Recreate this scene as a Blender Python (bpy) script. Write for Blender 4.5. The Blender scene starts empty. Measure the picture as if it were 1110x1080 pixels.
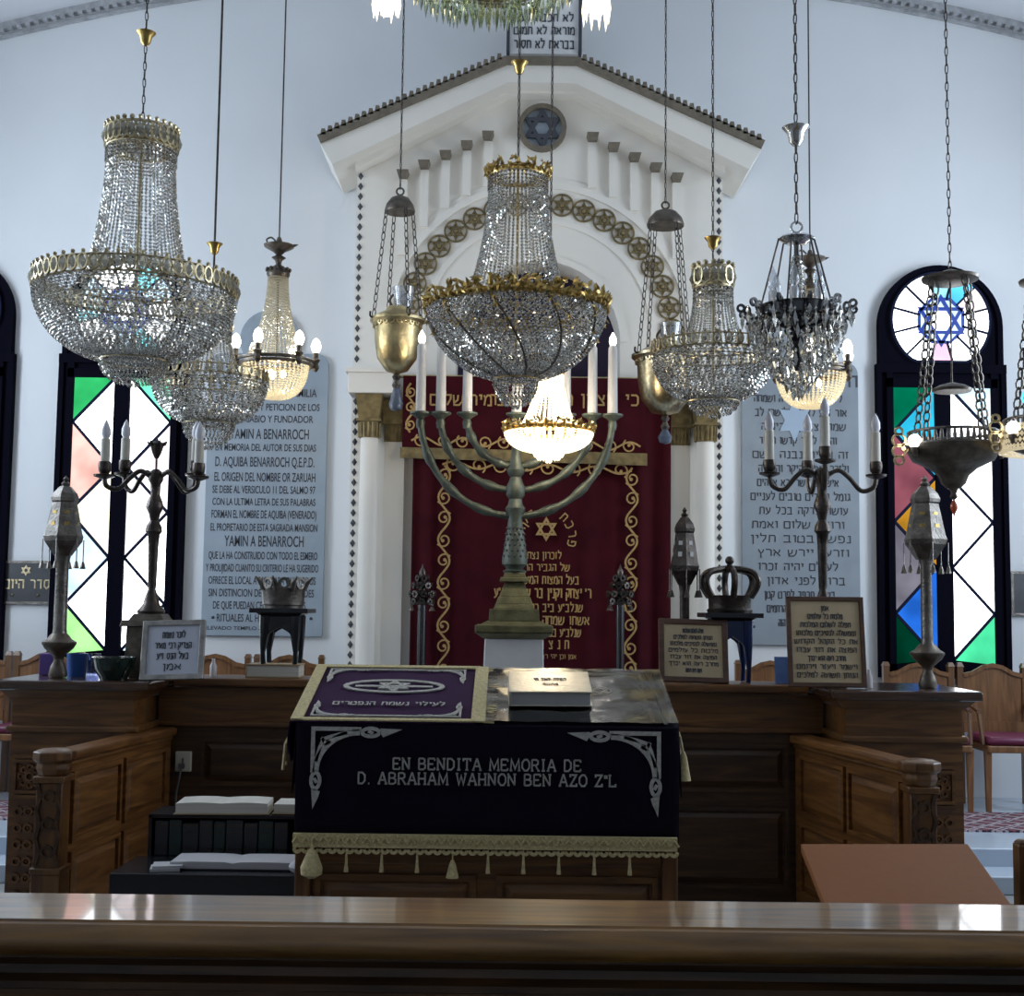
import bpy, math, random
from math import sin, cos, pi, radians, sqrt, atan, atan2
from mathutils import Vector, Matrix
random.seed(7)
SC = bpy.context.scene
COL = SC.collection

# ---------------------------------------------------------------- camera
F = 1400.0                                    # focal length in pixels of the 1110 x 1080 frame
EYE = Vector((0.0, 0.0, 1.6))
PITCH, ROLL = atan(120.0 / F), radians(0.7)
CAMROT = Matrix.Rotation(pi / 2 + PITCH, 3, 'X') @ Matrix.Rotation(ROLL, 3, 'Z')
cam_data = bpy.data.cameras.new('camera')
cam_data.sensor_fit = 'HORIZONTAL'
cam_data.sensor_width = 36.0
cam_data.lens = 36.0 * F / 1110.0
cam_data.clip_start = 0.05
cam = bpy.data.objects.new('camera', cam_data)
cam.matrix_world = Matrix.Translation(EYE) @ CAMROT.to_4x4()
COL.objects.link(cam)
SC.camera = cam

# ---------------------------------------------------------------- world, exposure, daylight
SC.view_settings.view_transform = 'Standard'
SC.view_settings.look = 'None'
SC.view_settings.gamma = 1.0
SC.view_settings.use_curve_mapping = False
SC.view_settings.exposure = 0.0
SC.cycles.max_bounces = 8
SC.cycles.diffuse_bounces = 4
SC.cycles.glossy_bounces = 4
SC.cycles.transmission_bounces = 6
SC.cycles.transparent_max_bounces = 10
SC.cycles.sample_clamp_indirect = 4.0
SC.cycles.caustics_reflective = False
SC.cycles.caustics_refractive = False
world = bpy.data.worlds.new('sky')
SC.world = world
world.use_nodes = True
wb = world.node_tree.nodes['Background']
wb.inputs[0].default_value = (0.62, 0.76, 1.0, 1)
wb.inputs[1].default_value = 1.0


def area(name, loc, target, sx, sy, power, color):
    d = bpy.data.lights.new(name, 'AREA')
    d.shape = 'RECTANGLE'
    d.size, d.size_y = sx, sy
    d.energy = power
    d.color = color
    o = bpy.data.objects.new(name, d)
    COL.objects.link(o)
    o.location = loc
    o.rotation_euler = (Vector(target) - Vector(loc)).to_track_quat('-Z', 'Y').to_euler()
    return o


def point(name, loc, power, color, r=0.05):
    d = bpy.data.lights.new(name, 'POINT')
    d.energy = power
    d.color = color
    d.shadow_soft_size = r
    o = bpy.data.objects.new(name, d)
    COL.objects.link(o)
    o.location = loc
    return o


DAY = (0.74, 0.86, 1.0)
# added area lamps for daylight from the sides, before unseen side-wall windows
for sgn in (-1, 1):
    for yy, pw in ((7.75, 138), (6.0, 44 if sgn > 0 else 20), (3.4, 10)):
        area('daylight', (sgn * 5.10, yy, 3.2), (0, yy, 2.9), 1.1, 3.6, pw, DAY)


def at(px, py, Y):
    """the world point at distance Y seen at pixel (px, py)"""
    d = CAMROT @ Vector(((px - 555.0) / F, -(py - 540.0) / F, -1.0))
    return EYE + d * (Y / d.y)


def K(px, Y):
    return px * Y / F


# ---------------------------------------------------------------- materials
def nodes_of(name):
    m = bpy.data.materials.new(name)
    m.use_nodes = True
    nt = m.node_tree
    return m, nt, nt.nodes['Principled BSDF']


def pmat(name, col, rough=0.5, metal=0.0, vary=0.0, vscale=6.0, bump=0.0, bscale=40.0, coat=0.0, spec=None, sheen=0.0, stretch=None):
    m, nt, b = nodes_of(name)
    b.inputs['Roughness'].default_value = rough
    b.inputs['Metallic'].default_value = metal
    if coat:
        b.inputs['Coat Weight'].default_value = coat
        b.inputs['Coat Roughness'].default_value = 0.12
    if spec is not None:
        b.inputs['Specular IOR Level'].default_value = spec
    if sheen:
        b.inputs['Sheen Weight'].default_value = sheen
        b.inputs['Sheen Roughness'].default_value = 0.4
        b.inputs['Sheen Tint'].default_value = (*[min(1, c * 3 + .1) for c in col], 1)
    c = (*col, 1)
    b.inputs['Base Color'].default_value = c
    if vary or bump:
        tc = nt.nodes.new('ShaderNodeTexCoord')
        mp = nt.nodes.new('ShaderNodeMapping')
        nt.links.new(tc.outputs['Object'], mp.inputs['Vector'])
        if stretch:
            mp.inputs['Scale'].default_value = stretch
    if vary:
        n = nt.nodes.new('ShaderNodeTexNoise')
        n.inputs['Scale'].default_value = vscale
        n.inputs['Detail'].default_value = 5
        r = nt.nodes.new('ShaderNodeValToRGB')
        r.color_ramp.elements[0].position = 0.3
        r.color_ramp.elements[1].position = 0.72
        r.color_ramp.elements[0].color = (*[max(0, x * (1 - vary)) for x in col], 1)
        r.color_ramp.elements[1].color = (*[min(1, x * (1 + vary)) for x in col], 1)
        nt.links.new(mp.outputs[0], n.inputs['Vector'])
        nt.links.new(n.outputs['Fac'], r.inputs['Fac'])
        nt.links.new(r.outputs['Color'], b.inputs['Base Color'])
    if bump:
        n2 = nt.nodes.new('ShaderNodeTexNoise')
        n2.inputs['Scale'].default_value = bscale
        n2.inputs['Detail'].default_value = 4
        bp = nt.nodes.new('ShaderNodeBump')
        bp.inputs['Strength'].default_value = bump
        bp.inputs['Distance'].default_value = 0.01
        nt.links.new(mp.outputs[0], n2.inputs['Vector'])
        nt.links.new(n2.outputs['Fac'], bp.inputs['Height'])
        nt.links.new(bp.outputs['Normal'], b.inputs['Normal'])
    return m


def wood(name, dark, light, axis='x', rough=0.3, coat=0.3, scale=1.0, cr=0.15):
    m, nt, b = nodes_of(name)
    tc = nt.nodes.new('ShaderNodeTexCoord')
    mp = nt.nodes.new('ShaderNodeMapping')
    s = {'x': (0.9, 9, 9), 'y': (9, 0.9, 9), 'z': (9, 9, 0.9)}[axis]
    mp.inputs['Scale'].default_value = [q * scale for q in s]
    n = nt.nodes.new('ShaderNodeTexNoise')
    n.inputs['Scale'].default_value = 2.0
    n.inputs['Detail'].default_value = 7
    n.inputs['Distortion'].default_value = 1.6
    r = nt.nodes.new('ShaderNodeValToRGB')
    r.color_ramp.elements[0].position = 0.32
    r.color_ramp.elements[1].position = 0.7
    r.color_ramp.elements[0].color = (*dark, 1)
    r.color_ramp.elements[1].color = (*light, 1)
    nt.links.new(tc.outputs['Object'], mp.inputs['Vector'])
    nt.links.new(mp.outputs[0], n.inputs['Vector'])
    nt.links.new(n.outputs['Fac'], r.inputs['Fac'])
    nt.links.new(r.outputs['Color'], b.inputs['Base Color'])
    b.inputs['Roughness'].default_value = rough
    b.inputs['Coat Weight'].default_value = coat
    b.inputs['Coat Roughness'].default_value = cr
    return m


def emis(name, col, strength):
    m = bpy.data.materials.new(name)
    m.use_nodes = True
    nt = m.node_tree
    nt.nodes.clear()
    e = nt.nodes.new('ShaderNodeEmission')
    e.inputs[0].default_value = (*col, 1)
    e.inputs[1].default_value = strength
    o = nt.nodes.new('ShaderNodeOutputMaterial')
    nt.links.new(e.outputs[0], o.inputs[0])
    return m


def crystal(name, tint, gloss=0.5, rough=0.06, lit=0.0, glow=0.0):
    """cut glass: clear refraction with bright facet reflections; lit pieces also scatter the lamp inside them, and glow adds emission to the glass"""
    m = bpy.data.materials.new(name)
    m.use_nodes = True
    nt = m.node_tree
    nt.nodes.clear()
    g = nt.nodes.new('ShaderNodeBsdfGlass')
    g.inputs['Color'].default_value = (*tint, 1)
    g.inputs['Roughness'].default_value = 0.02
    g.inputs['IOR'].default_value = 1.5
    s = nt.nodes.new('ShaderNodeBsdfGlossy')
    s.inputs['Color'].default_value = (*tint, 1)
    s.inputs['Roughness'].default_value = rough
    mx = nt.nodes.new('ShaderNodeMixShader')
    mx.inputs[0].default_value = gloss
    nt.links.new(g.outputs[0], mx.inputs[1])
    nt.links.new(s.outputs[0], mx.inputs[2])
    o = nt.nodes.new('ShaderNodeOutputMaterial')
    last = mx
    if lit:
        t = nt.nodes.new('ShaderNodeBsdfTranslucent')
        t.inputs['Color'].default_value = (*tint, 1)
        m2 = nt.nodes.new('ShaderNodeMixShader')
        m2.inputs[0].default_value = lit
        nt.links.new(mx.outputs[0], m2.inputs[1])
        nt.links.new(t.outputs[0], m2.inputs[2])
        last = m2
    if glow:  # beads emit by themselves, in place of lamp light scattered in the glass
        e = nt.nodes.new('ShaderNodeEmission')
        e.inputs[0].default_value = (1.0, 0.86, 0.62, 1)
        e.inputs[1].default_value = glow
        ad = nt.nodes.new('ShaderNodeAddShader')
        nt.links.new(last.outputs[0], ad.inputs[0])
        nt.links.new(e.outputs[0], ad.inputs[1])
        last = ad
    nt.links.new(last.outputs[0], o.inputs[0])
    return m


def sheet_mat(name):
    """clear vinyl: see-through with a glossy skin"""
    m = bpy.data.materials.new(name)
    m.use_nodes = True
    nt = m.node_tree
    nt.nodes.clear()
    t = nt.nodes.new('ShaderNodeBsdfTransparent')
    t.inputs[0].default_value = (0.9, 0.92, 0.95, 1)
    s = nt.nodes.new('ShaderNodeBsdfGlossy')
    s.inputs['Roughness'].default_value = 0.12
    tc = nt.nodes.new('ShaderNodeTexCoord')
    n = nt.nodes.new('ShaderNodeTexNoise')
    n.inputs['Scale'].default_value = 9
    bp = nt.nodes.new('ShaderNodeBump')
    bp.inputs['Strength'].default_value = 0.25
    bp.inputs['Distance'].default_value = 0.01
    nt.links.new(tc.outputs['Object'], n.inputs['Vector'])
    nt.links.new(n.outputs['Fac'], bp.inputs['Height'])
    nt.links.new(bp.outputs['Normal'], s.inputs['Normal'])
    fr = nt.nodes.new('ShaderNodeFresnel')
    fr.inputs[0].default_value = 3.2
    mx = nt.nodes.new('ShaderNodeMixShader')
    nt.links.new(fr.outputs[0], mx.inputs[0])
    nt.links.new(t.outputs[0], mx.inputs[1])
    nt.links.new(s.outputs[0], mx.inputs[2])
    o = nt.nodes.new('ShaderNodeOutputMaterial')
    nt.links.new(mx.outputs[0], o.inputs[0])
    return m


def clear_mat(name, tint=(1, 1, 1), gl=0.25):
    m = bpy.data.materials.new(name)
    m.use_nodes = True
    nt = m.node_tree
    nt.nodes.clear()
    t = nt.nodes.new('ShaderNodeBsdfTransparent')
    t.inputs[0].default_value = (*tint, 1)
    s = nt.nodes.new('ShaderNodeBsdfGlossy')
    s.inputs['Roughness'].default_value = 0.05
    mx = nt.nodes.new('ShaderNodeMixShader')
    mx.inputs[0].default_value = gl
    nt.links.new(t.outputs[0], mx.inputs[1])
    nt.links.new(s.outputs[0], mx.inputs[2])
    o = nt.nodes.new('ShaderNodeOutputMaterial')
    nt.links.new(mx.outputs[0], o.inputs[0])
    return m


M = {}
M['wall'] = pmat('wall_plaster', (0.78, 0.80, 0.82), 0.85, vary=0.03, vscale=1.2, bump=0.08, bscale=14)
M['ceil'] = pmat('ceiling_plaster', (0.72, 0.74, 0.78), 0.9, vary=0.03, vscale=1.0)
M['cornice'] = pmat('cornice_plaster', (0.42, 0.43, 0.45), 0.8, vary=0.25, vscale=14)
M['ark'] = pmat('ark_plaster', (0.80, 0.765, 0.70), 0.7, vary=0.03, vscale=2, bump=0.05, bscale=20)
M['arkdark'] = pmat('ark_niche', (0.03, 0.02, 0.05), 0.9)
M['gilt'] = pmat('old_gilt', (0.20, 0.15, 0.065), 0.5, 0.35, vary=0.4, vscale=20, bump=0.3, bscale=60)
M['brownstrip'] = pmat('brown_paint', (0.16, 0.135, 0.10), 0.6, vary=0.2, vscale=20)
M['framesilver'] = pmat('aged_silver_frame', (0.40, 0.38, 0.36), 0.3, 0.9, vary=0.3, vscale=20)
M['gold'] = pmat('gold_metal', (0.50, 0.35, 0.12), 0.28, 1.0, vary=0.3, vscale=30)
M['paleg'] = pmat('pale_gilt_metal', (0.50, 0.42, 0.26), 0.3, 1.0, vary=0.4, vscale=40)
M['brass'] = pmat('brass', (0.58, 0.47, 0.25), 0.33, 0.95, vary=0.3, vscale=14, bump=0.25, bscale=50)
M['bronze'] = pmat('dark_bronze', (0.13, 0.11, 0.09), 0.42, 0.8, vary=0.4, vscale=18, bump=0.2, bscale=60)
M['pewter'] = pmat('tarnished_silver', (0.17, 0.155, 0.14), 0.36, 0.9, vary=0.45, vscale=16, bump=0.35, bscale=70)
M['pewterd'] = pmat('dark_tarnished_silver', (0.07, 0.058, 0.052), 0.3, 0.85, vary=0.4, vscale=16, bump=0.35, bscale=70)
M['silver'] = pmat('polished_silver', (0.70, 0.70, 0.70), 0.18, 1.0, vary=0.2, vscale=12)
M['verd'] = pmat('green_bronze', (0.085, 0.10, 0.08), 0.5, 0.4, vary=0.35, vscale=14, bump=0.35, bscale=60)
M['verdgold'] = pmat('green_gilt_bronze', (0.15, 0.14, 0.07), 0.45, 0.5, vary=0.35, vscale=14, bump=0.3, bscale=60)
M['black'] = pmat('black_lacquer', (0.012, 0.013, 0.018), 0.25)
M['blackmetal'] = pmat('blackened_metal', (0.10, 0.10, 0.105), 0.22, 0.95)
M['winframe'] = pmat('black_window_paint', (0.004, 0.004, 0.009), 0.75, spec=.02)
M['leadbleed'] = pmat('blue_light_bleed_lead', (0.01, 0.05, 0.38), 0.3)  # blue light bleed around the rose painted into its leading
M['lead'] = pmat('window_lead', (0.012, 0.016, 0.04), 0.7, spec=.05)
M['marble'] = pmat('grey_blue_marble', (0.34, 0.40, 0.46), 0.35, vary=0.08, vscale=5)
M['marbled'] = pmat('grey_marble', (0.28, 0.32, 0.36), 0.4, vary=0.08, vscale=5)
M['letter'] = pmat('dark_letter_paint', (0.05, 0.055, 0.07), 0.6)
M['whitem'] = pmat('white_marble', (0.78, 0.78, 0.78), 0.3, vary=0.06, vscale=6)
M['plat'] = pmat('pale_marble_floor', (0.48, 0.56, 0.66), 0.2, vary=0.06, vscale=3)
M['floor'] = pmat('grey_stone_floor', (0.30, 0.31, 0.31), 0.4, vary=0.1, vscale=4)
M['wood'] = wood('varnished_oak', (0.060, 0.022, 0.006), (0.19, 0.082, 0.020), 'x', .4, .06)
M['woody'] = wood('varnished_oak_depth', (0.085, 0.031, 0.008), (0.225, 0.095, 0.023), 'y', .4, .06)
M['woodz'] = wood('varnished_oak_upright', (0.060, 0.022, 0.006), (0.18, 0.078, 0.020), 'z', .4, .06)
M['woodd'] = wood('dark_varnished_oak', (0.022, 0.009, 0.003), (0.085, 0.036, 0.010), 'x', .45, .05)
M['woodt'] = wood('dark_counter_top', (0.03, 0.015, 0.010), (0.075, 0.035, 0.018), 'x', 0.2, 0.5)
M['rail'] = wood('varnished_rail', (0.12, 0.050, 0.008), (0.36, 0.17, 0.030), 'x', 0.35, 0.9, cr=.05)
M['chair'] = wood('chair_wood', (0.12, 0.05, 0.017), (0.26, 0.12, 0.045), 'z', .4, .1)
M['chaird'] = wood('chair_post_wood', (0.09, 0.04, 0.015), (0.20, 0.095, 0.04), 'z')
M['laminate'] = pmat('brown_laminate', (0.24, 0.082, 0.022), 0.65, spec=.2, vary=0.05, vscale=30)
M['purpleseat'] = pmat('purple_cushion', (0.13, 0.012, 0.05), 0.45, vary=0.15, sheen=0.2)
M['maroon'] = pmat('maroon_velvet', (0.046, 0.0025, 0.0065), 0.85, vary=0.25, vscale=5, spec=.15)
M['navy'] = pmat('navy_velvet', (0.005, 0.003, 0.011), 0.9, spec=.15)
M['purple'] = pmat('purple_velvet', (0.034, 0.008, 0.046), 0.85, spec=.2)
M['goldthread'] = pmat('gold_thread', (0.46, 0.29, 0.11), 0.5, 0.2, vary=0.2, vscale=60)
M['silverthread'] = pmat('silver_thread', (0.44, 0.43, 0.40), 0.5, 0.2, vary=0.25, vscale=60)
M['cream'] = pmat('cream_fringe', (0.58, 0.48, 0.25), 0.8, vary=0.25, vscale=90, bump=0.5, bscale=150)
M['vinyl'] = sheet_mat('clear_vinyl')
M['paper'] = pmat('white_paper', (0.50, 0.50, 0.53), 0.7, vary=0.05, vscale=9)
M['pages'] = pmat('book_page_edges', (0.55, 0.53, 0.48), 0.8, vary=0.12, vscale=2, stretch=(1, 1, 120))
M['parch'] = pmat('parchment', (0.50, 0.39, 0.24), 0.7, vary=0.18, vscale=5)
M['framebr'] = wood('frame_wood', (0.05, 0.022, 0.012), (0.12, 0.055, 0.028), 'x')
M['bookcover'] = pmat('silver_book_cover', (0.62, 0.58, 0.48), 0.3, 0.5, vary=0.1, vscale=20, bump=0.15, bscale=60)
M['bookdark'] = pmat('dark_book_cloth', (0.02, 0.022, 0.03), 0.5, vary=0.3, vscale=9)
M['bookgreen'] = pmat('dark_green_book_cloth', (0.012, 0.03, 0.028), 0.5, vary=0.3, vscale=9)
M['tanbook'] = pmat('tan_book_cover', (0.35, 0.26, 0.15), 0.55, vary=0.1)
M['candle'] = pmat('white_candle', (0.56, 0.55, 0.54), 0.5)
M['candleo'] = pmat('ivory_candle_tube', (0.60, 0.57, 0.50), 0.5)
M['bulboff'] = pmat('frosted_bulb', (0.70, 0.70, 0.76), 0.15)
M['bulbon'] = emis('lit_bulb', (1.0, 0.93, 0.88), 9.0)
M['bulbwarm'] = emis('warm_lit_bulb', (1.0, 0.82, 0.55), 9.0)
M['clearbulb'] = clear_mat('clear_bulb', (0.9, 0.92, 0.95), 0.3)
M['cry'] = crystal('cut_crystal', (0.92, 0.91, 0.88), 0.42)
M['drop'] = crystal('pale_crystal_drop', (0.86, 0.84, 0.76), 0.3, lit=0.5)
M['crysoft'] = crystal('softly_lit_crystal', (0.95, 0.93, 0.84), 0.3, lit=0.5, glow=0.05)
M['cryg'] = crystal('greenish_crystal', (0.80, 0.84, 0.70), 0.40)
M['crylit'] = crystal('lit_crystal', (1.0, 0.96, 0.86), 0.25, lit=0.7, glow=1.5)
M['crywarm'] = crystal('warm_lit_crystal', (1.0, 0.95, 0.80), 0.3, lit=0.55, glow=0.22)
M['plug'] = pmat('cream_plastic', (0.55, 0.52, 0.42), 0.5)
M['cable'] = pmat('grey_cable', (0.12, 0.12, 0.12), 0.6)
M['greenbowl'] = pmat('green_glaze', (0.008, 0.022, 0.018), 0.15)
M['bluebox'] = pmat('blue_plastic', (0.02, 0.09, 0.36), 0.4)
M['violetbox'] = pmat('violet_card', (0.10, 0.05, 0.25), 0.5)
M['bluecard'] = pmat('light_blue_card', (0.18, 0.32, 0.75), 0.5)
M['greyglass'] = clear_mat('grey_glass', (0.55, 0.58, 0.75), 0.2)
M['bottle'] = pmat('white_bottle', (0.70, 0.66, 0.68), 0.4)
M['redcap'] = pmat('red_glass_drop', (0.5, 0.08, 0.03), 0.2)
M['blueglass'] = pmat('blue_glass', (0.10, 0.13, 0.19), 0.12)
M['plaqued'] = pmat('dark_plaque', (0.04, 0.042, 0.05), 0.35, vary=0.2)
M['neon'] = emis('blue_neon', (0.12, 0.62, 1.0), 1.6)
M['bluesheen'] = pmat('black_lacquer_blue_sheen', (0.006, 0.022, 0.10), 0.25)  # blue reflection on the black legs put into the base colour


def rug_mat():
    m, nt, b = nodes_of('patterned_rug')
    tc = nt.nodes.new('ShaderNodeTexCoord')
    mp = nt.nodes.new('ShaderNodeMapping')
    mp.inputs['Scale'].default_value = (5, 5, 5)
    mp.inputs['Rotation'].default_value = (0, 0, 0.78)
    ck = nt.nodes.new('ShaderNodeTexVoronoi')
    ck.inputs['Scale'].default_value = 1.6
    ck.distance = 'CHEBYCHEV'
    ck.inputs['Randomness'].default_value = 0.15
    r = nt.nodes.new('ShaderNodeValToRGB')
    r.color_ramp.interpolation = 'CONSTANT'
    e = r.color_ramp.elements
    e[0].color = (0.20, 0.05, 0.07, 1)
    e[1].position = 0.35
    e[1].color = (0.42, 0.34, 0.36, 1)
    q = e.new(0.2)
    q.color = (0.03, 0.02, 0.04, 1)
    q = e.new(0.47)
    q.color = (0.07, 0.04, 0.09, 1)
    nt.links.new(tc.outputs['Object'], mp.inputs['Vector'])
    nt.links.new(mp.outputs[0], ck.inputs['Vector'])
    nt.links.new(ck.outputs['Distance'], r.inputs['Fac'])
    nt.links.new(r.outputs['Color'], b.inputs['Base Color'])
    b.inputs['Roughness'].default_value = 0.95
    return m


M['rug'] = rug_mat()


# ---------------------------------------------------------------- mesh collecting
class MB:
    def __init__(self):
        self.v, self.f, self.m = [], [], []

    def add(self, vs, fs, X=None, mi=0):
        o = len(self.v)
        if X is not None:
            vs = [X @ Vector(p) for p in vs]
        self.v.extend([tuple(p) for p in vs])
        for q in fs:
            self.f.append([i + o for i in q])
            self.m.append(mi)
        return self

    def box(self, c, s, X=None, mi=0):
        x, y, z = c
        a, b, d = s[0] / 2, s[1] / 2, s[2] / 2
        vs = [(x + i * a, y + j * b, z + k * d) for k in (-1, 1) for j in (-1, 1) for i in (-1, 1)]
        fs = [(0, 2, 3, 1), (4, 5, 7, 6), (0, 1, 5, 4), (2, 6, 7, 3), (0, 4, 6, 2), (1, 3, 7, 5)]
        return self.add(vs, fs, X, mi)

    def bb(self, x0, x1, y0, y1, z0, z1, X=None, mi=0):
        return self.box(((x0 + x1) / 2, (y0 + y1) / 2, (z0 + z1) / 2), (x1 - x0, y1 - y0, z1 - z0), X, mi)

    def frustum(self, c, s0, s1, h, X=None, mi=0):
        """square frustum, base centre c, base size s0, top size s1"""
        x, y, z = c
        vs = [(x + i * s0[0] / 2, y + j * s0[1] / 2, z) for j in (-1, 1) for i in (-1, 1)] + \
             [(x + i * s1[0] / 2, y + j * s1[1] / 2, z + h) for j in (-1, 1) for i in (-1, 1)]
        fs = [(0, 2, 3, 1), (4, 5, 7, 6), (0, 1, 5, 4), (2, 6, 7, 3), (0, 4, 6, 2), (1, 3, 7, 5)]
        return self.add(vs, fs, X, mi)

    def lathe(self, prof, n=24, c=(0, 0, 0), X=None, mi=0, a0=0.0, cap=True):
        vs, fs = [], []
        for r, z in prof:
            for i in range(n):
                a = a0 + 2 * pi * i / n
                vs.append((c[0] + r * cos(a), c[1] + r * sin(a), c[2] + z))
        k = len(prof)
        for j in range(k - 1):
            for i in range(n):
                i2 = (i + 1) % n
                fs.append((j * n + i, j * n + i2, (j + 1) * n + i2, (j + 1) * n + i))
        if cap and prof[0][0] > 1e-6:
            fs.append(tuple(range(n))[::-1])
        if cap and prof[-1][0] > 1e-6:
            fs.append(tuple((k - 1) * n + i for i in range(n)))
        return self.add(vs, fs, X, mi)

    def tube(self, pts, r, n=8, closed=False, X=None, mi=0, flat=1.0):
        pts = [Vector(p) for p in pts]
        k = len(pts)
        rs = r if isinstance(r, (list, tuple)) else [r] * k
        vs, fs = [], []
        up = None
        for i, p in enumerate(pts):
            if closed:
                t = pts[(i + 1) % k] - pts[i - 1]
            else:
                t = pts[min(i + 1, k - 1)] - pts[max(i - 1, 0)]
            if t.length < 1e-9:
                t = Vector((0, 0, 1))
            t.normalize()
            if up is None:
                ref = Vector((0, 0, 1)) if abs(t.z) < 0.9 else Vector((1, 0, 0))
                up = (ref - t * ref.dot(t)).normalized()
            else:
                up = up - t * up.dot(t)
                up = up.normalized() if up.length > 1e-6 else t.orthogonal().normalized()
            s = t.cross(up)
            for j in range(n):
                a = 2 * pi * j / n
                vs.append(p + up * (rs[i] * cos(a)) + s * (rs[i] * flat * sin(a)))
        for i in range(k if closed else k - 1):
            i2 = (i + 1) % k
            for j in range(n):
                j2 = (j + 1) % n
                fs.append((i * n + j, i * n + j2, i2 * n + j2, i2 * n + j))
        if not closed:
            fs.append(tuple(range(n))[::-1])
            fs.append(tuple((k - 1) * n + j for j in range(n)))
        return self.add(vs, fs, X, mi)

    def ball(self, c, r, n=10, sz=1.0, X=None, mi=0):
        h = n // 2 + 1
        prof = [(r * sin(pi * i / h) if 0 < i < h else 0.0, -r * sz * cos(pi * i / h)) for i in range(h + 1)]
        prof[0] = (1e-7, prof[0][1])
        prof[-1] = (1e-7, prof[-1][1])
        return self.lathe(prof, n, c, X, mi)

    def octa(self, c, rw, rl, t=None, spin=0.0, mi=0):
        c = Vector(c)
        t = Vector((0, 0, 1)) if t is None else t
        u = t.orthogonal().normalized()
        w = t.cross(u)
        a, b = cos(spin), sin(spin)
        u2, w2 = u * a + w * b, w * a - u * b
        vs = [c + u2 * rw, c + w2 * rw, c - u2 * rw, c - w2 * rw, c + t * rl, c - t * rl]
        fs = [(0, 1, 4), (1, 2, 4), (2, 3, 4), (3, 0, 4), (1, 0, 5), (2, 1, 5), (3, 2, 5), (0, 3, 5)]
        return self.add(vs, fs, None, mi)

    def strand(self, pts, n, rw, spin0=0.0, mi=0, wfun=None):
        """a string of cut beads along the polyline pts"""
        pts = [Vector(p) for p in pts]
        seg = [0.0]
        for a, b in zip(pts, pts[1:]):
            seg.append(seg[-1] + (b - a).length)
        L = seg[-1]
        j = 0
        for i in range(n):
            s = L * (i + 0.5) / n
            while j < len(pts) - 2 and seg[j + 1] < s:
                j += 1
            t = (pts[j + 1] - pts[j]).normalized()
            p = pts[j] + t * (s - seg[j])
            w = rw if wfun is None else wfun(s / L) * rw
            self.octa(p, w, L / n * 0.52, t, spin0 + random.uniform(-.35, .35), mi)
        return self

    def prism(self, poly, y0, y1, X=None, mi=0):
        """polygon in x-z, extruded from y0 (front) to y1"""
        n = len(poly)
        ar = sum(poly[i][0] * poly[(i + 1) % n][1] - poly[(i + 1) % n][0] * poly[i][1] for i in range(n))
        if ar < 0:
            poly = poly[::-1]
        vs = [(x, y0, z) for x, z in poly] + [(x, y1, z) for x, z in poly]
        fs = [tuple(range(n)), tuple(range(2 * n - 1, n - 1, -1))]
        fs += [(i, n + i, n + (i + 1) % n, (i + 1) % n) for i in range(n)]
        return self.add(vs, fs, X, mi)

    def ribbon(self, path, w, y0, y1, closed=False, X=None, mi=0):
        """flat strip in x-z along path, front at y0, back at y1"""
        n = len(path)
        ws = w if isinstance(w, (list, tuple)) else [w] * n
        Lp, Rp = [], []
        for i in range(n):
            a = path[i - 1] if (closed or i > 0) else path[0]
            b = path[(i + 1) % n] if (closed or i < n - 1) else path[-1]
            t1 = Vector((path[i][0] - a[0], path[i][1] - a[1]))
            t2 = Vector((b[0] - path[i][0], b[1] - path[i][1]))
            t1 = t1.normalized() if t1.length > 1e-9 else t2.normalized()
            t2 = t2.normalized() if t2.length > 1e-9 else t1
            t = t1 + t2
            t = t.normalized() if t.length > 1e-6 else t1
            c = max(0.4, t.dot(t1))
            nx, nz = -t.y, t.x
            h = ws[i] / 2 / c
            Lp.append((path[i][0] + nx * h, path[i][1] + nz * h))
            Rp.append((path[i][0] - nx * h, path[i][1] - nz * h))
        vs = [(x, y0, z) for x, z in Lp] + [(x, y0, z) for x, z in Rp] + [(x, y1, z) for x, z in Lp] + [(x, y1, z) for x, z in Rp]
        fs = []
        for i in range(n if closed else n - 1):
            j = (i + 1) % n
            fs += [(i, n + i, n + j, j), (2 * n + i, i, j, 2 * n + j), (n + i, 3 * n + i, 3 * n + j, n + j), (2 * n + j, 3 * n + j, 3 * n + i, 2 * n + i)]
        if not closed:
            e = n - 1
            fs += [(0, 2 * n, 3 * n, n), (e, n + e, 3 * n + e, 2 * n + e)]
        return self.add(vs, fs, X, mi)

    def ringxz(self, c, r0, r1, y0, y1, n=32, a0=0.0, a1=2 * pi, X=None, mi=0):
        full = abs(a1 - a0 - 2 * pi) < 1e-6
        rm = (r0 + r1) / 2
        k = n if full else n + 1
        path = [(c[0] + rm * cos(a0 + (a1 - a0) * i / n), c[1] + rm * sin(a0 + (a1 - a0) * i / n)) for i in range(k)]
        return self.ribbon(path, abs(r1 - r0), y0, y1, full, X, mi)

    def star(self, c, r, w, y0, y1, X=None, mi=0):
        for s in (1, -1):
            tri = [(c[0] + r * cos(s * pi / 2 + 2 * pi * i / 3), c[1] + r * sin(s * pi / 2 + 2 * pi * i / 3)) for i in range(3)]
            self.ribbon(tri, w, y0 - (0.0005 if s > 0 else 0), y1, True, X, mi)
        return self

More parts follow.
